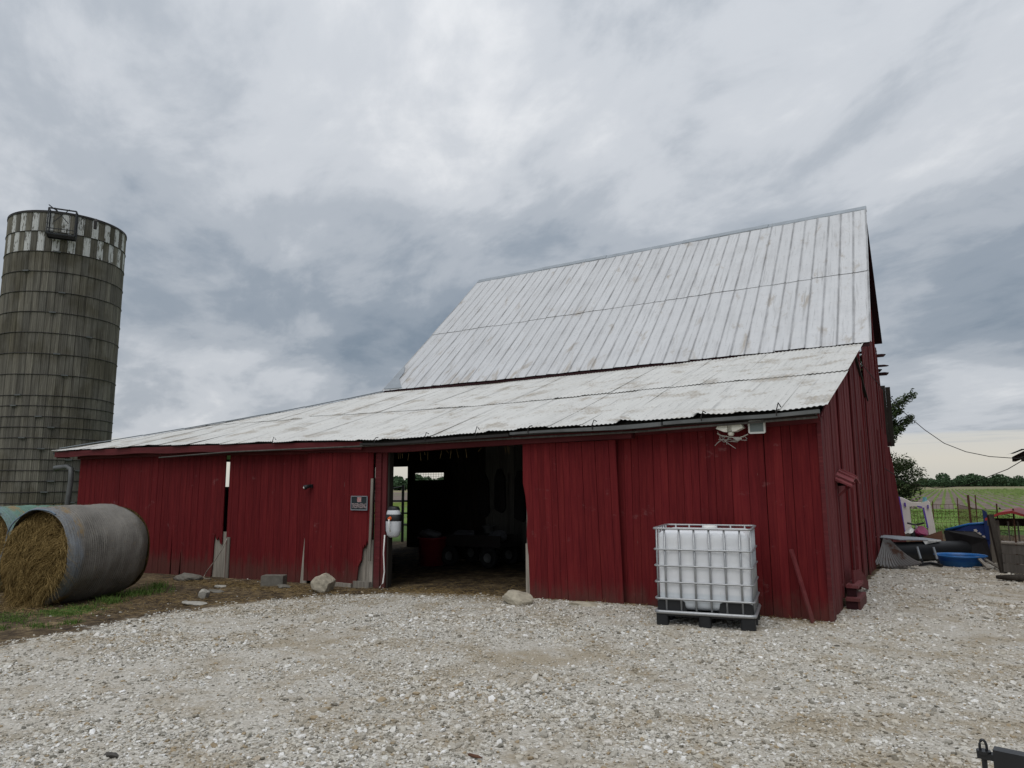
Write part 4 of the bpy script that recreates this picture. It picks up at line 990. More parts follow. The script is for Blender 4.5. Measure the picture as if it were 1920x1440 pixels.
# ------------------------------------------------------------------ stones and blocks
def rock(name, label, c, r, mat, seed, cat='rock', group=None, cut=.0, sub=4):
    import bmesh
    bm = bmesh.new(); bmesh.ops.create_icosphere(bm, subdivisions=sub, radius=1); rng = np.random.default_rng(seed)
    pl = rng.normal(size=(13, 3)); pl /= np.linalg.norm(pl, axis=1)[:, None]; pd = rng.uniform(.55, .95, 13)
    for v in bm.verts:
        p = np.array(v.co[:])
        for n_, d_ in zip(pl, pd):
            k = p @ n_ - d_
            if k > 0: p = p - n_ * k * .92
        p = p * (1 + .10 * vnoise(p[0] * 2.3 + seed, p[1] * 2.3 + p[2] * 1.7, seed, 4) + .03 * vnoise(p[0] * 9 + p[2] * 5, p[1] * 9 - p[2] * 6, seed + 5, 2))
        v.co = Vector((c[0] + p[0] * r[0], c[1] + p[1] * r[1], c[2] + p[2] * r[2]))
    me = bpy.data.meshes.new(name); bm.to_mesh(me); bm.free(); me.materials.append(MATS[mat])
    o = bpy.data.objects.new(name, me); COL.objects.link(o); tag(o, label, cat, group); return o
rock('boulder', 'pale pointed boulder leaning by the sliding door left of the doorway', (-7.72, -.72, .0), (.24, .20, .22), 'limestone', 3)
rock('boulder', 'low rough pale boulder at the right foot of the doorway', (-3.98, -.66, .03), (.27, .2, .14), 'limestone', 8)
rock('flat_stone', 'flat pale stone lying at the foot of the right sliding door', (-3.02, -.42, .0), (.27, .12, .05), 'limestone', 12)
rock('flat_stone', 'long grey stone slab by the patch panel on the left wall', (-11.75, -.5, -.15), (.38, .2, .11), 'concrete', 14)
rock('white_stone', 'white lump of stone on the bare earth by the bales', (-9.0, -2.05, -.08), (.12, .10, .085), 'pale_stone', 15)
rock('flat_stone', 'thin flat slab on bare earth between bale and gravel', (-8.5, -2.55, -.105), (.26, .13, .03), 'pale_stone', 16)
rock('small_stone', 'small pale stone beside the grey concrete block', (-8.75, -.68, -.12), (.16, .1, .06), 'concrete', 17)
rock('small_stone', 'flat white stone on the earth in front of the slit in the wall', (-10.0, -1.0, -.15), (.16, .09, .04), 'pale_stone', 18)
rock('flat_stone', 'grey flat stone half sunk in straw before the left boards', (-9.5, -1.5, -.14), (.22, .1, .03), 'concrete', 19)
cb = MB().prism([(-.2, 0), (.2, 0), (.2, .19), (.19, .2), (-.19, .2), (-.2, .19)], lambda a, b_, t: (a * math.cos(.5) - t * math.sin(.5) - 9.15, a * math.sin(.5) + t * math.cos(.5) - .55, b_ + gzf(-9.15, -.55) - .01), -.1, .1).build('concrete_block', 'concrete')
tag(cb, 'dark weathered concrete block on the earth before the red boards', 'block')
rock('wood_chunk', 'dark chunk of rotten wood lying on the near gravel', (-3.06, -6.80, .012), (.075, .03, .018), 'dull_wood', 51, 'wood')
rock('wood_splinter', 'reddish splinter of wood on the gravel before the doorway', (-1.16, -5.69, .018), (.06, .012, .010), 'rust', 52, 'wood').rotation_euler.z = 0

# ------------------------------------------------------------------ inside the doorway (deep shade)
FZ = -.08
tub = thing('red_tub', 'dark red tub with a pale bag on top inside the doorway', 'tub', (-8.45, 3.1, FZ))
MB().lathe([(0, 0), (.26, 0), (.31, .55), (.325, .56), (.325, .60), (.30, .60), (.27, .3), (.0, .28)], (-8.45, 3.1, FZ), 24).build('shell', 'tub_red', tub, True)
rock('feed_sack', 'pale feed sack slumped on the red tub in the shade', (-8.5, 3.1, FZ + .66), (.27, .2, .12), 'sack', 31, 'sack')
ct_ = thing('garden_cart', 'dark four wheeled cart loaded with sacks inside the doorway', 'cart', (-7.5, 3.5, FZ))
MB().box((-8.15, 3.2, FZ + .42), (-6.75, 3.9, FZ + .50)).build('bed', 'dark_steel', ct_)
for sx_, sy_ in ((-8.15, 3.2), (-6.75, 3.2)): pass
for y_ in (3.2, 3.87): MB().box((-8.15, y_, FZ + .5), (-6.75, y_ + .03, FZ + .66)).build('side_panel', 'dark_steel', ct_)
for wx in (-8.0, -7.0):
    for wy in (3.14, 3.96):
        Mx = Matrix.Rotation(R(90), 4, 'X')
        w_ = MB().lathe([(.10, -.05), (.19, -.055), (.215, -.03), (.215, .03), (.19, .055), (.10, .05), (.10, -.05)], (wx, wy, FZ + .215), 20, Mx).build('wheel', 'rubber', ct_, True)
        MB().lathe([(.0, .03), (.03, .03), (.095, .045), (.1, -.045), (0, -.03)], (wx, wy, FZ + .215), 14, Mx).build('rim', 'gutter_metal', w_)
rock('feed_sack', 'bluish sack lying at the left end of the cart', (-7.85, 3.5, FZ + .62), (.28, .24, .14), 'sack', 33, 'sack')
rock('feed_sack', 'pale sack lying at the right end of the cart', (-7.05, 3.5, FZ + .63), (.25, .22, .15), 'sack', 35, 'sack')
mc = thing('milk_can', 'grey milk can standing behind the cart in the doorway shade', 'can', (-7.75, 4.25, FZ))
MB().lathe([(0, 0), (.17, 0), (.18, .45), (.11, .62), (.10, .74), (.15, .78), (.15, .80), (0, .83)], (-7.75, 4.25, FZ), 18).build('body', 'gutter_metal', mc, True)
for k, (x, z1, z0, lab) in enumerate(((-8.1, 1.9, .9, 'dark coat hanging leftmost on the pale inner boards'), (-7.65, 2.0, 1.0, 'dark hanging harness between the coats on the inner boards'), (-7.1, 1.95, .8, 'dark coat hanging rightmost on the pale inner boards'))):
    o = MB().prism([(x - .05, z1), (x + .05, z1), (x + .13, z1 - .2), (x + .15, z0 + .1), (x + .08, z0), (x - .06, z0 + .04), (x - .14, z0 + .1), (x - .12, z1 - .2)], lambda a, b_, t: (a, t + .02 * math.sin(a * 40), b_), 4.54, 4.61).build('hanging_coat', 'tarp')
    tag(o, lab, 'coat')
for k, x in enumerate((-7.4, -6.75)):
    o = MB().tube([(x, 4.56, 1.9), (x + .02, 4.5, 1.0), (x + .05, 4.45, FZ)], .014, 6).build('tool_handle', 'dull_wood'); tag(o, ['long tool handle leaning on the inner boards by the harness', 'long tool handle leaning on the inner boards right of the coats'][k], 'tool')
# fence rails seen through the far opening
gt = thing('tube_gate', 'dark tube gate seen through the far opening', 'gate', (-15.6, 9.6, -.3))
MB().tube([(-16.8, 9.4, 1.28), (-15.15, 9.9, 1.62)], .03, 8).build('rail', 'black_metal', gt)
MB().tube([(-17, 9.4, 1.12), (-13.9, 10.3, 1.12)], .035, 8).build('rail', 'black_metal', gt)
MB().tube([(-15.15, 9.9, -.4), (-15.15, 9.9, 1.68)], .05, 8).build('post', 'black_metal', gt)
MB().tube([(-14.95, 9.95, -.4), (-14.95, 9.95, 1.66)], .035, 8).build('post', 'black_metal', gt)
for z in (.3, .7): MB().tube([(-17, 9.4, z), (-13.9, 10.3, z)], .03, 8).build('rail', 'black_metal', gt)
# dangling straw above the doorway
ds = MB(); rq = random.Random(9)
for k in range(16):
    x = rq.uniform(-6.8, -4.3); z = ze(x) - .21; ds.tube([(x, .03, z), (x + rq.gauss(0, .04), .02, z - rq.uniform(.04, .16))], .003, 4)
o = kind(ds.build('hanging_straw', 'straw'), 'stuff'); tag(o, 'wisps of straw hanging from the doorway header', 'straw')

# ------------------------------------------------------------------ clutter beyond the right end of the barn
cs = thing('corrugated_sheet', 'curled rusty corrugated sheet fanned out against the end wall', 'metal sheet', (.2, 6.3, 0))
vs, na, nb = [], 85, 10
T_ = Vector((.02, 6.85, .62)); o_ = Vector((.50, -.866, 0)); ac = Vector((.866, .50, 0))
for k in range(nb):
    q = k / (nb - 1); rho = .10 + .66 * q
    for i in range(na):
        phi = R(-40 + 70 * i / (na - 1)); t = rho * math.cos(phi) / .76
        p = T_ + ac * (rho * math.sin(phi) + .03) + o_ * (rho * math.cos(phi) * .92); p.z = .04 + .60 * (1 - min(1, t)) ** 1.7 + .05 * (math.sin(phi + .3)) ** 2 * 2 * q
        p.z += .020 * q * math.sin(i * math.pi / 3) ; p += o_ * (.010 * math.sin(i * math.pi / 3)); vs.append(p)
fs = [(k * na + i, k * na + i + 1, (k + 1) * na + i + 1, (k + 1) * na + i) for k in range(nb - 1) for i in range(na - 1)]
mesh_obj('sheet', vs, fs, 'old_tin', cs, False)
bp = thing('black_pipe', 'long black plastic culvert pipe lying on the gravel', 'pipe', (.8, 8.2, 0))
A_, B_ = Vector((-.05, 7.55, .20)), Vector((1.42, 8.85, .20)); dA = (B_ - A_).normalized()
MB().tube([A_, B_], .20, 20, False).tube([B_, A_], .185, 20, False).build('pipe_wall', 'black_plastic', bp, True)
MB().tube([B_ - dA * .04, B_ + dA * .005], .207, 20, False).build('pipe_lip', 'black_plastic', bp, True)
o = MB().prism([(-.25, 7.9), (.25, 7.55), (.98, 8.32), (.65, 8.7), (-.1, 8.6)], lambda a, b_, t: (a, b_, t - .05 * (a - .1)), .46, .475).build('tin_sheet', 'tin_grey'); tag(o, 'flat grey tin sheet lying on top of the black pipe', 'metal sheet')
o = MB().prism([(0, 0), (.42, 0), (.42, .025), (.12, .03), (.09, -.05), (.04, -.06), (0, .02)], lambda a, b_, t: (.66 + a * .75, 8.0 + a * .66 - t, .41 + b_), .0, .012).build('white_strip', 'white_plastic'); tag(o, 'torn white strip lying along the top of the black pipe', 'strip')
tr = thing('steel_stand', 'two legged steel stand with dark feet before the black pipe', 'stand', (.72, 7.1, 0))
for x, y_ in ((.58, 7.2), (.86, 7.25)):
    MB().tube([(x, y_, .36), (x + .05, y_ - .02, .12)], .022, 8).build('leg', 'tin_grey', tr); MB().tube([(x + .05, y_ - .02, .13), (x + .085, y_ - .04, .03)], .024, 8).build('leg_socket', 'black_metal', tr)
MB().bar((.58, 7.0, .03), (.80, 7.2, .05), .06, .05).build('foot', 'black_metal', tr); MB().bar((.98, 6.98, .03), (.80, 7.2, .05), .06, .05).build('foot', 'black_metal', tr)
pl_ = thing('wading_pool', 'oval blue plastic wading pool on the gravel', 'pool', (1.3, 7.5, 0))
def oval(prof, cx, cy, sx, sy, n=36, tilt=0):
    mb = MB(); 
    mb.lathe(prof, n=n); return [(cx + v[0] * sx, cy + v[1] * sy, v[2] + tilt * v[0]) for v in mb.v], mb.f
v_, f2 = oval([(0, .015), (.38, .015), (.45, .10), (.50, .20), (.52, .215), (.535, .205), (.53, .19), (.49, .18), (.40, .0), (0, .0)], 1.30, 7.5, .86, .86)
mesh_obj('basin', v_, f2, 'blue_plastic', pl_, True)
# scrap sheets and blue slide behind the pool
def slab(name, label, cat, pts, th, mat, nrm=(0, -1, 0)):
    n_ = Vector(nrm).normalized() * th; k = len(pts); vs = [Vector(p) for p in pts] + [Vector(p) + n_ for p in pts]
    o = mesh_obj(name, vs, [tuple(range(k))[::-1], tuple(range(k, 2 * k))] + [(i, (i + 1) % k, k + (i + 1) % k, k + i) for i in range(k)], mat); 
    return tag(o, label, cat) if label else o
slab('scrap_sheet', 'black scrap sheet standing on edge behind the wading pool', 'metal sheet', [(1.02, 8.9, .60), (1.10, 8.95, .02), (1.62, 8.75, .0), (1.86, 8.3, .0), (1.78, 8.5, .46), (1.6, 8.75, .60)], .02, 'tarp')
slab('scrap_sheet', 'rusty brown sheet propped behind the tin sheet', 'metal sheet', [(.30, 9.6, .28), (.98, 9.5, .56), (.99, 9.3, .22), (.75, 9.2, .12), (.3, 9.3, .1)], .015, 'rust', (.2, -1, .5))
sl_ = thing('toy_slide', 'deep blue toy slide with white flower stickers tipped on its side', 'toy slide', (1.5, 10, 0))
o = slab('chute', None, None, [(1.02, 10.2, .36), (1.05, 10.3, .53), (1.5, 10.2, .67), (1.84, 10.0, .72), (1.95, 9.8, .35), (1.95, 9.8, .05), (1.1, 10.2, .05)], .05, 'deep_blue'); o.parent = sl_; o.location = -Vector(sl_.location)
MB().tube([(1.03, 10.18, .54), (1.5, 10.12, .68), (1.84, 9.93, .73)], .028, 8).build('chute_rim', 'blue_plastic', sl_, True)
MB().prism([(0, 0), (.16, 0), (.06, .62), (-.02, .66)], lambda a, b_, t: (1.80 + a, 9.85 + t, .36 + b_), 0, .06).build('side_wall', 'deep_blue', sl_)
for x, z, s_ in ((1.22, .45, .03), (1.40, .50, .03), (1.48, .44, .04), (1.62, .55, .035), (1.68, .48, .04), (1.76, .42, .03)):
    MB().prism([(x + s_ * (1 + .25 * math.cos(5 * t)) * math.cos(t), z + s_ * (1 + .25 * math.cos(5 * t)) * math.sin(t)) for t in np.linspace(0, 2 * math.pi, 20, endpoint=False)], lambda a, b_, t: (a, 10.11 - (a - 1.05) * .30 + .02 - t, b_), .0, .012).build('sticker', 'cream_plastic', sl_)
# plastic play arch
pa = thing('play_arch', 'cream and purple plastic play arch standing by the wire fence', 'play arch', (.3, 15, 0))
def parch(out, inn, y0, y1, name, mat): 
    mb = MB(); n_ = len(out)
    vs = [(a, y0, b_) for a, b_ in out + inn] + [(a, y1, b_) for a, b_ in out + inn]
    fs = []
    for i in range(n_ - 1): fs += [(i, n_ + i, n_ + i + 1, i + 1), (2 * n_ + i, 2 * n_ + i + 1, 3 * n_ + i + 1, 3 * n_ + i), (i, i + 1, 2 * n_ + i + 1, 2 * n_ + i), (n_ + i, 3 * n_ + i, 3 * n_ + i + 1, n_ + i + 1)]
    fs += [(0, 2 * n_, 3 * n_, n_), (n_ - 1, 2 * n_ - 1, 4 * n_ - 1, 3 * n_ - 1)]
    return mesh_obj(name, vs, fs, mat, pa)
parch([(-.06, -.02), (-.10, .5), (-.14, 1.0), (-.13, 1.22), (-.05, 1.19), (.15, 1.08), (.4, 1.06), (.58, 1.12), (.62, 1.05), (.68, .5), (.72, -.02)],
      [(.10, -.02), (.10, .4), (.10, .75), (.10, .93), (.11, .95), (.2, .96), (.42, .95), (.45, .93), (.46, .8), (.52, .4), (.54, -.02)], 14.6, 14.85, 'arch_frame', 'cream_plastic')
MB().bar((-.125, 14.57, .98), (-.155, 14.57, 1.23), .05, .05).bar((-.07, 14.57, .0), (-.125, 14.57, .98), .05, .05).build('edge_trim', 'purple_plastic', pa)
MB().bar((.45, 14.56, .92), (.52, 14.56, .35), .06, .04).bar((.42, 14.56, .93), (.3, 14.56, .955), .03, .04).build('inner_trim', 'purple_plastic', pa)
MB().bar((0.0, 14.57, .95), (-.01, 14.57, 1.06), .05, .04).build('slot', 'purple_plastic', pa); MB().bar((.57, 14.57, .90), (.57, 14.57, 1.0), .035, .04).build('slot', 'purple_plastic', pa)
MB().tube([(.5, 14.75, 1.08), (.5, 14.75, 1.22)], [.07, .045], 8).build('top_knob', 'teal_plastic', pa)
# ride-on toy
rt_ = thing('ride_on_toy', 'magenta and white ride on toy by the play arch', 'toy', (.3, 13.2, 0))
rk = lambda nm, c, r, m_, s_: rock(nm, 'x', c, r, m_, s_)
for nm, c, r_, m_, s_ in (('fairing', (.42, 13.1, .30), (.20, .22, .17), 'magenta_plastic', 41), ('side_shell', (.14, 13.1, .26), (.15, .2, .16), 'white_plastic', 42)):
    o = rk(nm, c, r_, m_, s_); del o['label']; del o['category']; o.parent = rt_; o.location = -Vector(rt_.location)
for x in (.22, .42): MB().tube([(x - .05, 13.05, .17), (x + .05, 13.05, .17)], .165, 16).build('wheel', 'rubber', rt_, True)
MB().tube([(.1, 13.0, .55), (.3, 13.0, .50), (.5, 13.0, .56)], .025, 8).build('handlebar', 'black_plastic', rt_); MB().tube([(.3, 13.0, .50), (.33, 13.1, .3)], .03, 8).build('steering_post', 'white_plastic', rt_)
# woven wire fence
fn = thing('wire_fence', 'rusty woven wire fence between yard and field', 'fence', (.8, 17, 0))
fp = [(-1.8, 13.4), (-.2, 15.6), (.6, 17.0), (1.27, 17.8), (1.70, 13.2), (2.05, 10.2), (2.25, 8.2)]
net = MB()
for (xa, ya), (xb, yb) in zip(fp[:-1], fp[1:]):
    L = math.hypot(xb - xa, yb - ya); nseg = max(2, int(L / .16))
    for z in (.08, .22, .38, .55, .74, .95): net.bar((xa, ya, z), (xb, yb, z + .01 * math.sin(ya)), .010)
    for k in range(nseg): t = k / nseg; net.bar((xa + (xb - xa) * t, ya + (yb - ya) * t, .0), (xa + (xb - xa) * t, ya + (yb - ya) * t, .95), .008)
net.build('woven_wire', 'rust', fn)
for (x, y_), h in zip(fp[1:], (1.0, 1.05, 1.15, 1.3, 1.15, 1.1)): MB().bar((x, y_, -.1), (x + .02, y_, h), .035, .03).build('post', 'rust', fn)
tp = MB().bar((1.56, 10.96, -.1), (1.545, 10.96, 1.33), .055, .05).build('t_post', 'rust'); tag(tp, 'tall rusty steel post standing behind the blue slide', 'post')
# weathered pen panel, leaning posts and playhouse at the right edge
pp = thing('pen_panel', 'grey weathered board pen panel with dark leaning posts', 'panel', (2.6, 6.2, 0))
MB().bar((1.95, 6.46, -.05), (1.84, 6.75, 1.02), .09, .08).build('post', 'dark_wood', pp); MB().bar((3.4, 5.4, -.05), (3.4, 5.45, .9), .09, .09).build('post', 'dark_wood', pp)
for k in range(3):
    z0 = .03 + k * .165
    MB().prism([(0, z0), (1.75, z0 + .01), (1.75, z0 + .155), (0, z0 + .150)], lambda a, b_, t: (1.95 + a * .83, 6.38 - a * .56 + t, b_), 0, .03).build('plank', 'dull_wood', pp)
MB().prism([(0, .53), (1.75, .54), (1.75, .56), (0, .555)], lambda a, b_, t: (1.95 + a * .83, 6.36 - a * .56 + t, b_), 0, .09).build('top_rail', 'grey_wood', pp)
ph = thing('playhouse', 'toy playhouse with faded red roof and tan walls behind the pen', 'playhouse', (2.7, 8.6, 0))
rfv = [(1.78, 8.3, .90), (2.02, 8.25, 1.02), (2.24, 8.2, 1.06), (2.44, 8.2, .99), (2.62, 8.2, .94), (3.6, 8.1, 1.3)]
vs = [(x, y_ - .15, z) for x, y_, z in rfv] + [(x + .2, y_ + 1.2, z + .03) for x, y_, z in rfv] + [(x, y_ - .15, z - .05) for x, y_, z in rfv] + [(x + .2, y_ + 1.2, z - .03) for x, y_, z in rfv]
fs = []
for i in range(5): fs += [(i, i + 1, 6 + i + 1, 6 + i), (12 + i, 18 + i, 18 + i + 1, 12 + i + 1), (i, 12 + i, 12 + i + 1, i + 1)]
fs += [(0, 6, 18, 12)]
mesh_obj('roof', vs, fs, 'house_red', ph)
hw = MB().box((1.84, 8.3, 0), (2.02, 8.4, .86)).box((2.48, 8.3, 0), (2.66, 8.4, .88)).box((2.02, 8.3, 0), (2.48, 8.4, .42)).box((1.86, 8.4, 0), (1.92, 9.3, .86)).box((1.84, 9.3, 0), (3.6, 9.36, .3)).box((1.84, 9.3, .7), (3.6, 9.36, .86)).box((2.66, 8.3, 0), (3.6, 8.4, .88)).build('wall', 'house_tan', ph)
MB().box((2.02, 8.27, .42), (2.48, 8.36, .45)).build('window_sill', 'cream_plastic', ph)
for x in (2.17, 2.33): MB().bar((x, 8.33, .45), (x, 8.33, .84), .03).build('mullion', 'house_tan', ph)
lg = MB().tube([(1.80, 5.28, .05), (2.05, 5.2, .06), (2.9, 5.05, .07)], [.03, .055, .06], 8).build('log', 'dark_wood', None, True); tag(lg, 'dark log lying on the gravel before the pen panel', 'log')
for k, (a_, b_, lab) in enumerate((((1.52, 7.0, .03), (1.62, 6.7, .05), 'short pale board end lying by the wading pool'), ((1.58, 7.25, .20), (1.74, 6.85, .03), 'thin board leaning down beside the wading pool'), ((1.70, 7.3, .16), (1.92, 6.9, .03), 'longer thin board propped near the pen post'))):
    tag(MB().bar(a_, b_, .06, .025).build('loose_board', 'grey_wood'), lab, 'board')
# neighbouring shed: only its roof corner reaches into view
sh = thing('small_shed', 'small dark shed whose corrugated roof corner enters at right', 'shed', (3.8, 8, 0))
vs = []
for i in range(41):
    x = 2.30 + 2.8 * i / 40; dz = .015 * math.sin(i * 2.2)
    vs += [(x, 5.9, 2.16 + (x - 2.3) * .35 + dz), (x, 9.5, 2.20 + (x - 2.3) * .35 + dz)]
mesh_obj('roof', vs, [(2 * i, 2 * i + 2, 2 * i + 3, 2 * i + 1) for i in range(40)], 'tin_grey', sh)
MB().box((2.40, 6.0, 2.06), (2.46, 9.3, 2.16)).box((2.36, 6.04, 1.98), (5.0, 6.1, 2.1)).build('eave_beam', 'dark_wood', sh)
MB().box((3.3, 6.1, -.05), (3.36, 9.3, 2.45)).box((3.36, 6.1, -.05), (5.0, 6.16, 2.9)).build('wall', 'dull_wood', sh)
for y_ in (6.15, 9.2): MB().box((3.28, y_ - .05, -.05), (3.38, y_ + .05, 2.4)).build('post', 'dark_wood', sh)
# overhead wires
def wire(pts, r, lab):
    P_ = [Vector(p) for p in pts]; tag(MB().tube(P_, r, 5).build('overhead_wire', 'dark_steel'), lab, 'wire')
wire([(-.08, 5.4, 4.02), (.16, 5.75, 3.62), (.60, 6.1, 2.97), (.92, 6.2, 2.62), (1.22, 6.2, 2.35), (1.55, 6.15, 2.18), (1.9, 6.05, 2.08), (2.32, 5.95, 2.03), (2.45, 6.0, 2.08)], .007, 'upper wire sagging from the end wall to the shed roof')
wire([(-.25, 11.0, 2.05), (.3, 11.0, 1.62), (.9, 10.6, 1.50), (1.5, 10, 1.55), (2.3, 9.2, 1.9), (2.6, 9.0, 2.1)], .009, 'lower brown wire sagging across the field to the shed')

# ------------------------------------------------------------------ cedar behind the barn
def cedar():
    t = thing('cedar_tree', 'dark ragged cedar tree behind the far corner of the barn', 'tree', (-1.55, 17.5, 0)); rng = np.random.default_rng(12)
    tr_ = MB().tube([(-1.55, 17.5, -.1), (-1.5, 17.5, 2), (-1.58, 17.5, 4), (-1.55, 17.5, 6.3)], [.17, .14, .09, .02], 9)
    vs, fs, off = [], [], 0
    brs = []
    for k in range(46):
        z = rng.uniform(1.2, 5.9); az = rng.uniform(0, 2 * math.pi); L = np.interp(z, [1.2, 2.3, 3.6, 4.6, 6], [1.2, 1.3, 1.25, 1.05, .35]) * rng.uniform(.7, 1.05); brs.append((z, az, L))
    brs += [(3.75, -.05, 1.9), (3.05, 0.1, 1.8), (2.75, -.3, 1.55), (2.1, .0, 1.95), (1.75, -.2, 1.9), (1.35, .1, 1.5), (2.4, -.3, 1.75), (.95, 0, 1.3), (2.3, .25, 1.6), (1.55, .2, 1.75), (1.1, -.15, 1.5), (3.4, -.15, 1.5)]
    for z, az, L in brs:
        d = Vector((math.cos(az), math.sin(az), 0)); rise = (.42 if z > 2.6 else -.08) * L
        p0 = Vector((-1.55, 17.5, z)); p2 = p0 + d * L + Vector((0, 0, rise)); p1 = p0.lerp(p2, .5) + Vector((0, 0, -.1 * L))
        tr_.tube([p0, p1, p2], [.035, .02, .006], 5)
        key = abs(az) < .4 and L > 1.05; dense = z > 2.5; nq = (1000 if key else 380) if dense else (1100 if key else 300)
        for q in rng.random(nq) ** .7:
            c = (p0.lerp(p1, q * 2) if q < .5 else p1.lerp(p2, q * 2 - 1)); sp = (.17 * (1.15 - q) + .03) * (1 if dense else 1.7)
            c = c + Vector(rng.normal(0, sp, 3)); a = (d * rng.uniform(.4, 1) + Vector(rng.normal(0, .6, 3)) + Vector((0, 0, .35))).normalized(); s_ = rng.uniform(.03, .08) * (1 if dense else .85); w = a.cross(Vector(rng.normal(size=3))).normalized() * s_ * .34
            b0 = len(vs); vs += [c - a * s_, c + w, c + a * s_, c - w]; fs.append((b0, b0 + 1, b0 + 2, b0 + 3))
    tr_.build('trunk', 'bark', t); mesh_obj('crown', vs, fs, 'cedar_leaf', t)
cedar()

# ------------------------------------------------------------------ drawbar in the near right corner
db = thing('trailer_drawbar', 'black trailer drawbar with a hitch pin at the near right corner', 'drawbar', (2.2, -5.2, 0))
MB().bar((1.445, -5.50, .43), (3.2, -5.75, .405), .062, .075).build('bar', 'black_metal', db)
MB().bar((1.385, -5.49, .43), (1.455, -5.50, .43), .042, .025).build('tongue_plate', 'black_metal', db)
MB().tube([(1.408, -5.495, -.02), (1.408, -5.495, .445)], .011, 8).build('hitch_pin', 'black_metal', db)
MB().tube([(1.408 + .013 * math.cos(t), -5.495, .465 + .028 * math.sin(t)) for t in np.linspace(-1.57, 4.71, 14)], .006, 6).build('pin_ring', 'black_metal', db)
MB().tube([(1.408, -5.495, .437), (1.408, -5.495, .450)], .028, 12).build('collar', 'black_metal', db)
MB().box((3.1, -5.85, -.02), (3.22, -5.65, .5)).build('support', 'black_metal', db)

# ------------------------------------------------------------------ gravel, grass, straw
def in_view(x, y, z, mx0=-180, mx1=2100, my1=1540):
    d = np.stack([x - CAM.x, y - CAM.y, z - CAM.z], -1); zf = d @ np.array(FW); zf = np.where(zf < .1, .1, zf)
    u = 960 + FPX * (d @ np.array(RT)) / zf; v = 720 - FPX * (d @ np.array(UP)) / zf
    return (u > mx0) & (u < mx1) & (v < my1) & (d @ np.array(FW) > .5)
def stone_protos():
    import bmesh
    c = bpy.data.collections.new('stone_shapes'); rng = np.random.default_rng(77)
    for k in range(7):
        bm = bmesh.new(); bmesh.ops.create_icosphere(bm, subdivisions=1, radius=1)
        for v in bm.verts: v.co = Vector(np.array(v.co) * rng.uniform(.7, 1.2) * np.array([1, rng.uniform(.65, .85), .46]))
        me = bpy.data.meshes.new('stone_shape'); bm.to_mesh(me); bm.free(); me.materials.append(MATS['gravel_stone'])
        c.objects.link(bpy.data.objects.new('stone_shape', me))
    return c
def gravel():
    rng = np.random.default_rng(8); pts = []
    for y0, y1, x0, x1, dens in ((-7.6, -4.2, -9, 4, 2500), (-4.2, -1.6, -10.5, 4.5, 1600), (-1.6, .5, -11, 4.5, 900), (.5, 4, .0, 5, 700), (4, 8.5, -.1, 5, 460)):
        n = int((y1 - y0) * (x1 - x0) * dens); pts.append(np.stack([rng.uniform(x0, x1, n), rng.uniform(y0, y1, n)], 1))
    p = np.concatenate(pts); x, y = p[:, 0], p[:, 1]; z = gz(x, y)
    keep = in_view(x, y, z); x, y, z = x[keep], y[keep], z[keep]
    dv = dirt_val(x, y) + .35 * vnoise(x * 2.2, y * 2.2, 9, 4)
    bare = .5 + .5 * vnoise(x * .9, y * .9, 21, 4)
    pk = (.008 + .992 * (1 - sstep(dv, .22, .80)) ** 1.7) * np.clip(1.2 - 1.0 * sstep(bare, .42, .70), .18, 1)
    keep = (rng.random(len(x)) < pk) & ~((y > .12) & (x < -.0)); x, y, z = x[keep], y[keep], z[keep]; n = len(x)
    dist = np.hypot(x - CAM.x, y - CAM.y)
    s = np.clip(rng.lognormal(math.log(.0087), .50, n), .005, .036) * np.interp(dist, [4, 8, 14], [1, 1.05, 1.4]) * (.78 + .5 * (.5 + .5 * vnoise(x * .6, y * .6, 33, 3)))
    me = bpy.data.meshes.new('gravel'); me.from_pydata(np.stack([x, y, z + s * .18], 1).tolist(), [], [])
    rot = np.stack([rng.normal(0, .3, n), rng.normal(0, .3, n), rng.uniform(0, 6.28, n)], 1)
    for nm, t, val, key in (('srot', 'FLOAT_VECTOR', rot, 'vector'), ('sscl', 'FLOAT', s, 'value')):
        a = me.attributes.new(nm, t, 'POINT'); a.data.foreach_set(key, val.astype(np.float32).ravel())
    o = bpy.data.objects.new('gravel', me); COL.objects.link(o); kind(o, 'stuff'); tag(o, 'loose white and grey limestone gravel covering the yard', 'gravel'); me.materials.append(MATS['gravel_stone'])
    nt = bpy.data.node_groups.new('gravel_scatter', 'GeometryNodeTree')
    nt.interface.new_socket('Geometry', in_out='INPUT', socket_type='NodeSocketGeometry'); nt.interface.new_socket('Geometry', in_out='OUTPUT', socket_type='NodeSocketGeometry')
    gi, go = nt.nodes.new('NodeGroupInput'), nt.nodes.new('NodeGroupOutput'); ip = nt.nodes.new('GeometryNodeInstanceOnPoints'); ci = nt.nodes.new('GeometryNodeCollectionInfo')
    ci.inputs['Collection'].default_value = stone_protos(); ci.inputs['Separate Children'].default_value = True; ci.inputs['Reset Children'].default_value = True; ip.inputs['Pick Instance'].default_value = True
    def at(nm, ty): a = nt.nodes.new('GeometryNodeInputNamedAttribute'); a.data_type = ty; a.inputs['Name'].default_value = nm; return a.outputs['Attribute']
    e2r = nt.nodes.new('FunctionNodeEulerToRotation'); nt.links.new(at('srot', 'FLOAT_VECTOR'), e2r.inputs[0])
    nt.links.new(gi.outputs[0], ip.inputs['Points']); nt.links.new(ci.outputs[0], ip.inputs['Instance']); nt.links.new(e2r.outputs[0], ip.inputs['Rotation']); nt.links.new(at('sscl', 'FLOAT'), ip.inputs['Scale'])
    nt.links.new(ip.outputs[0], go.inputs[0]); md = o.modifiers.new('scatter', 'NODES'); md.node_group = nt
    print('gravel', n)
gravel()

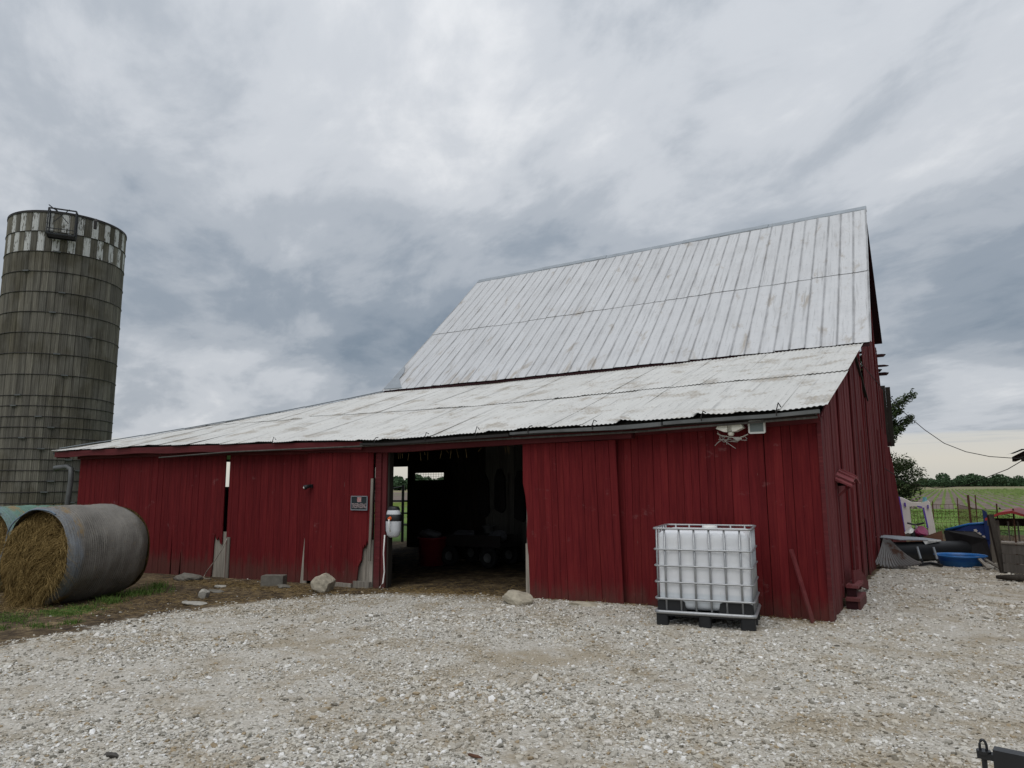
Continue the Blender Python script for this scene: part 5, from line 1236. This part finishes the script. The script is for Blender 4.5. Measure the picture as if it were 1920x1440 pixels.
def blades(name, label, cat, spots, mat, flat=False, seed=1):
    """spots: (x, y, spread_x, spread_y, n, length, width)"""
    rng = np.random.default_rng(seed); vs, fs = [], []
    for cx_, cy_, sx, sy, n, L, w in spots:
        for _ in range(n):
            x, y_ = cx_ + rng.normal(0, sx), cy_ + rng.normal(0, sy); z = gzf(x, y_); l = L * rng.uniform(.5, 1.3)
            if flat: d = Vector((rng.normal(), rng.normal(), rng.uniform(0, .25))).normalized()
            else: d = Vector((rng.normal(0, .35), rng.normal(0, .35), 1)).normalized()
            s_ = d.cross(Vector((rng.normal(), rng.normal(), .2 if not flat else 1))).normalized() * w * rng.uniform(.6, 1.3)
            p = Vector((x, y_, z + (.006 if flat else -.005))); m_ = p + d * l * .55; e_ = p + d * l + (Vector((rng.normal(0, .3), rng.normal(0, .3), -.25)) * l * .5 if not flat else Vector((0, 0, 0)))
            b0 = len(vs); vs += [p - s_, p + s_, m_ + s_ * .8, m_ - s_ * .8, e_]; fs += [(b0, b0 + 1, b0 + 2, b0 + 3), (b0 + 3, b0 + 2, b0 + 4)]
    o = kind(mesh_obj(name, vs, fs, mat), 'stuff'); tag(o, label, cat)
blades('grass_tufts', 'short green grass growing along the foot of the hay bale', 'grass',
       [(-10.0, -3.0, .12, .10, 260, .13, .004), (-10.5, -2.2, .18, .25, 420, .14, .004), (-11.1, -1.55, .1, .1, 160, .15, .004), (-9.75, -3.5, .25, .12, 420, .06, .004), (-9.6, -3.95, .3, .10, 420, .055, .004), (-9.55, -4.55, .28, .10, 380, .05, .004),
        (-9.0, -5.0, .14, .07, 200, .06, .004), (-8.6, -4.65, .14, .07, 170, .06, .004), (-8.45, -4.35, .06, .06, 120, .07, .004), (-10.0, -4.3, .3, .12, 300, .05, .004), (-10.8, -5.2, .5, .3, 500, .06, .004)], 'grass', seed=3)
blades('straw_litter', 'scattered straw lying on earth along the wall and doorway', 'straw',
       [(-10.5, -.7, .9, .25, 1500, .10, .0024), (-8.4, -.8, .8, .3, 1400, .10, .0024), (-9.3, -3.2, .8, .6, 1300, .09, .0022), (-5.6, -.2, .8, .25, 2200, .09, .0024), (-9.2, -2.2, 1.0, .35, 900, .09, .0022), (-6.6, -1.3, .6, .35, 350, .08, .0022), (-5.4, .8, .8, .5, 700, .09, .0022), (-10.9, -4.0, .45, .2, 900, .12, .0022), (-3.2, -.16, .6, .06, 260, .08, .002), (-.6, -.14, .4, .07, 220, .08, .002), (-8.6, -1.7, .9, .5, 500, .09, .002)], 'straw', True, seed=4)
rngw = np.random.default_rng(6)
sp = [(rngw.uniform(-1.5, 6), rngw.uniform(19.5, 40), .4, .7, 70, .13, .011) for _ in range(90)] + [(rngw.uniform(-32, -18), rngw.uniform(22, 40), .5, .7, 40, .13, .012) for _ in range(40)]
blades('field_weeds', 'bright green weeds along the near edge of the field', 'weeds', sp, 'grass', seed=7)
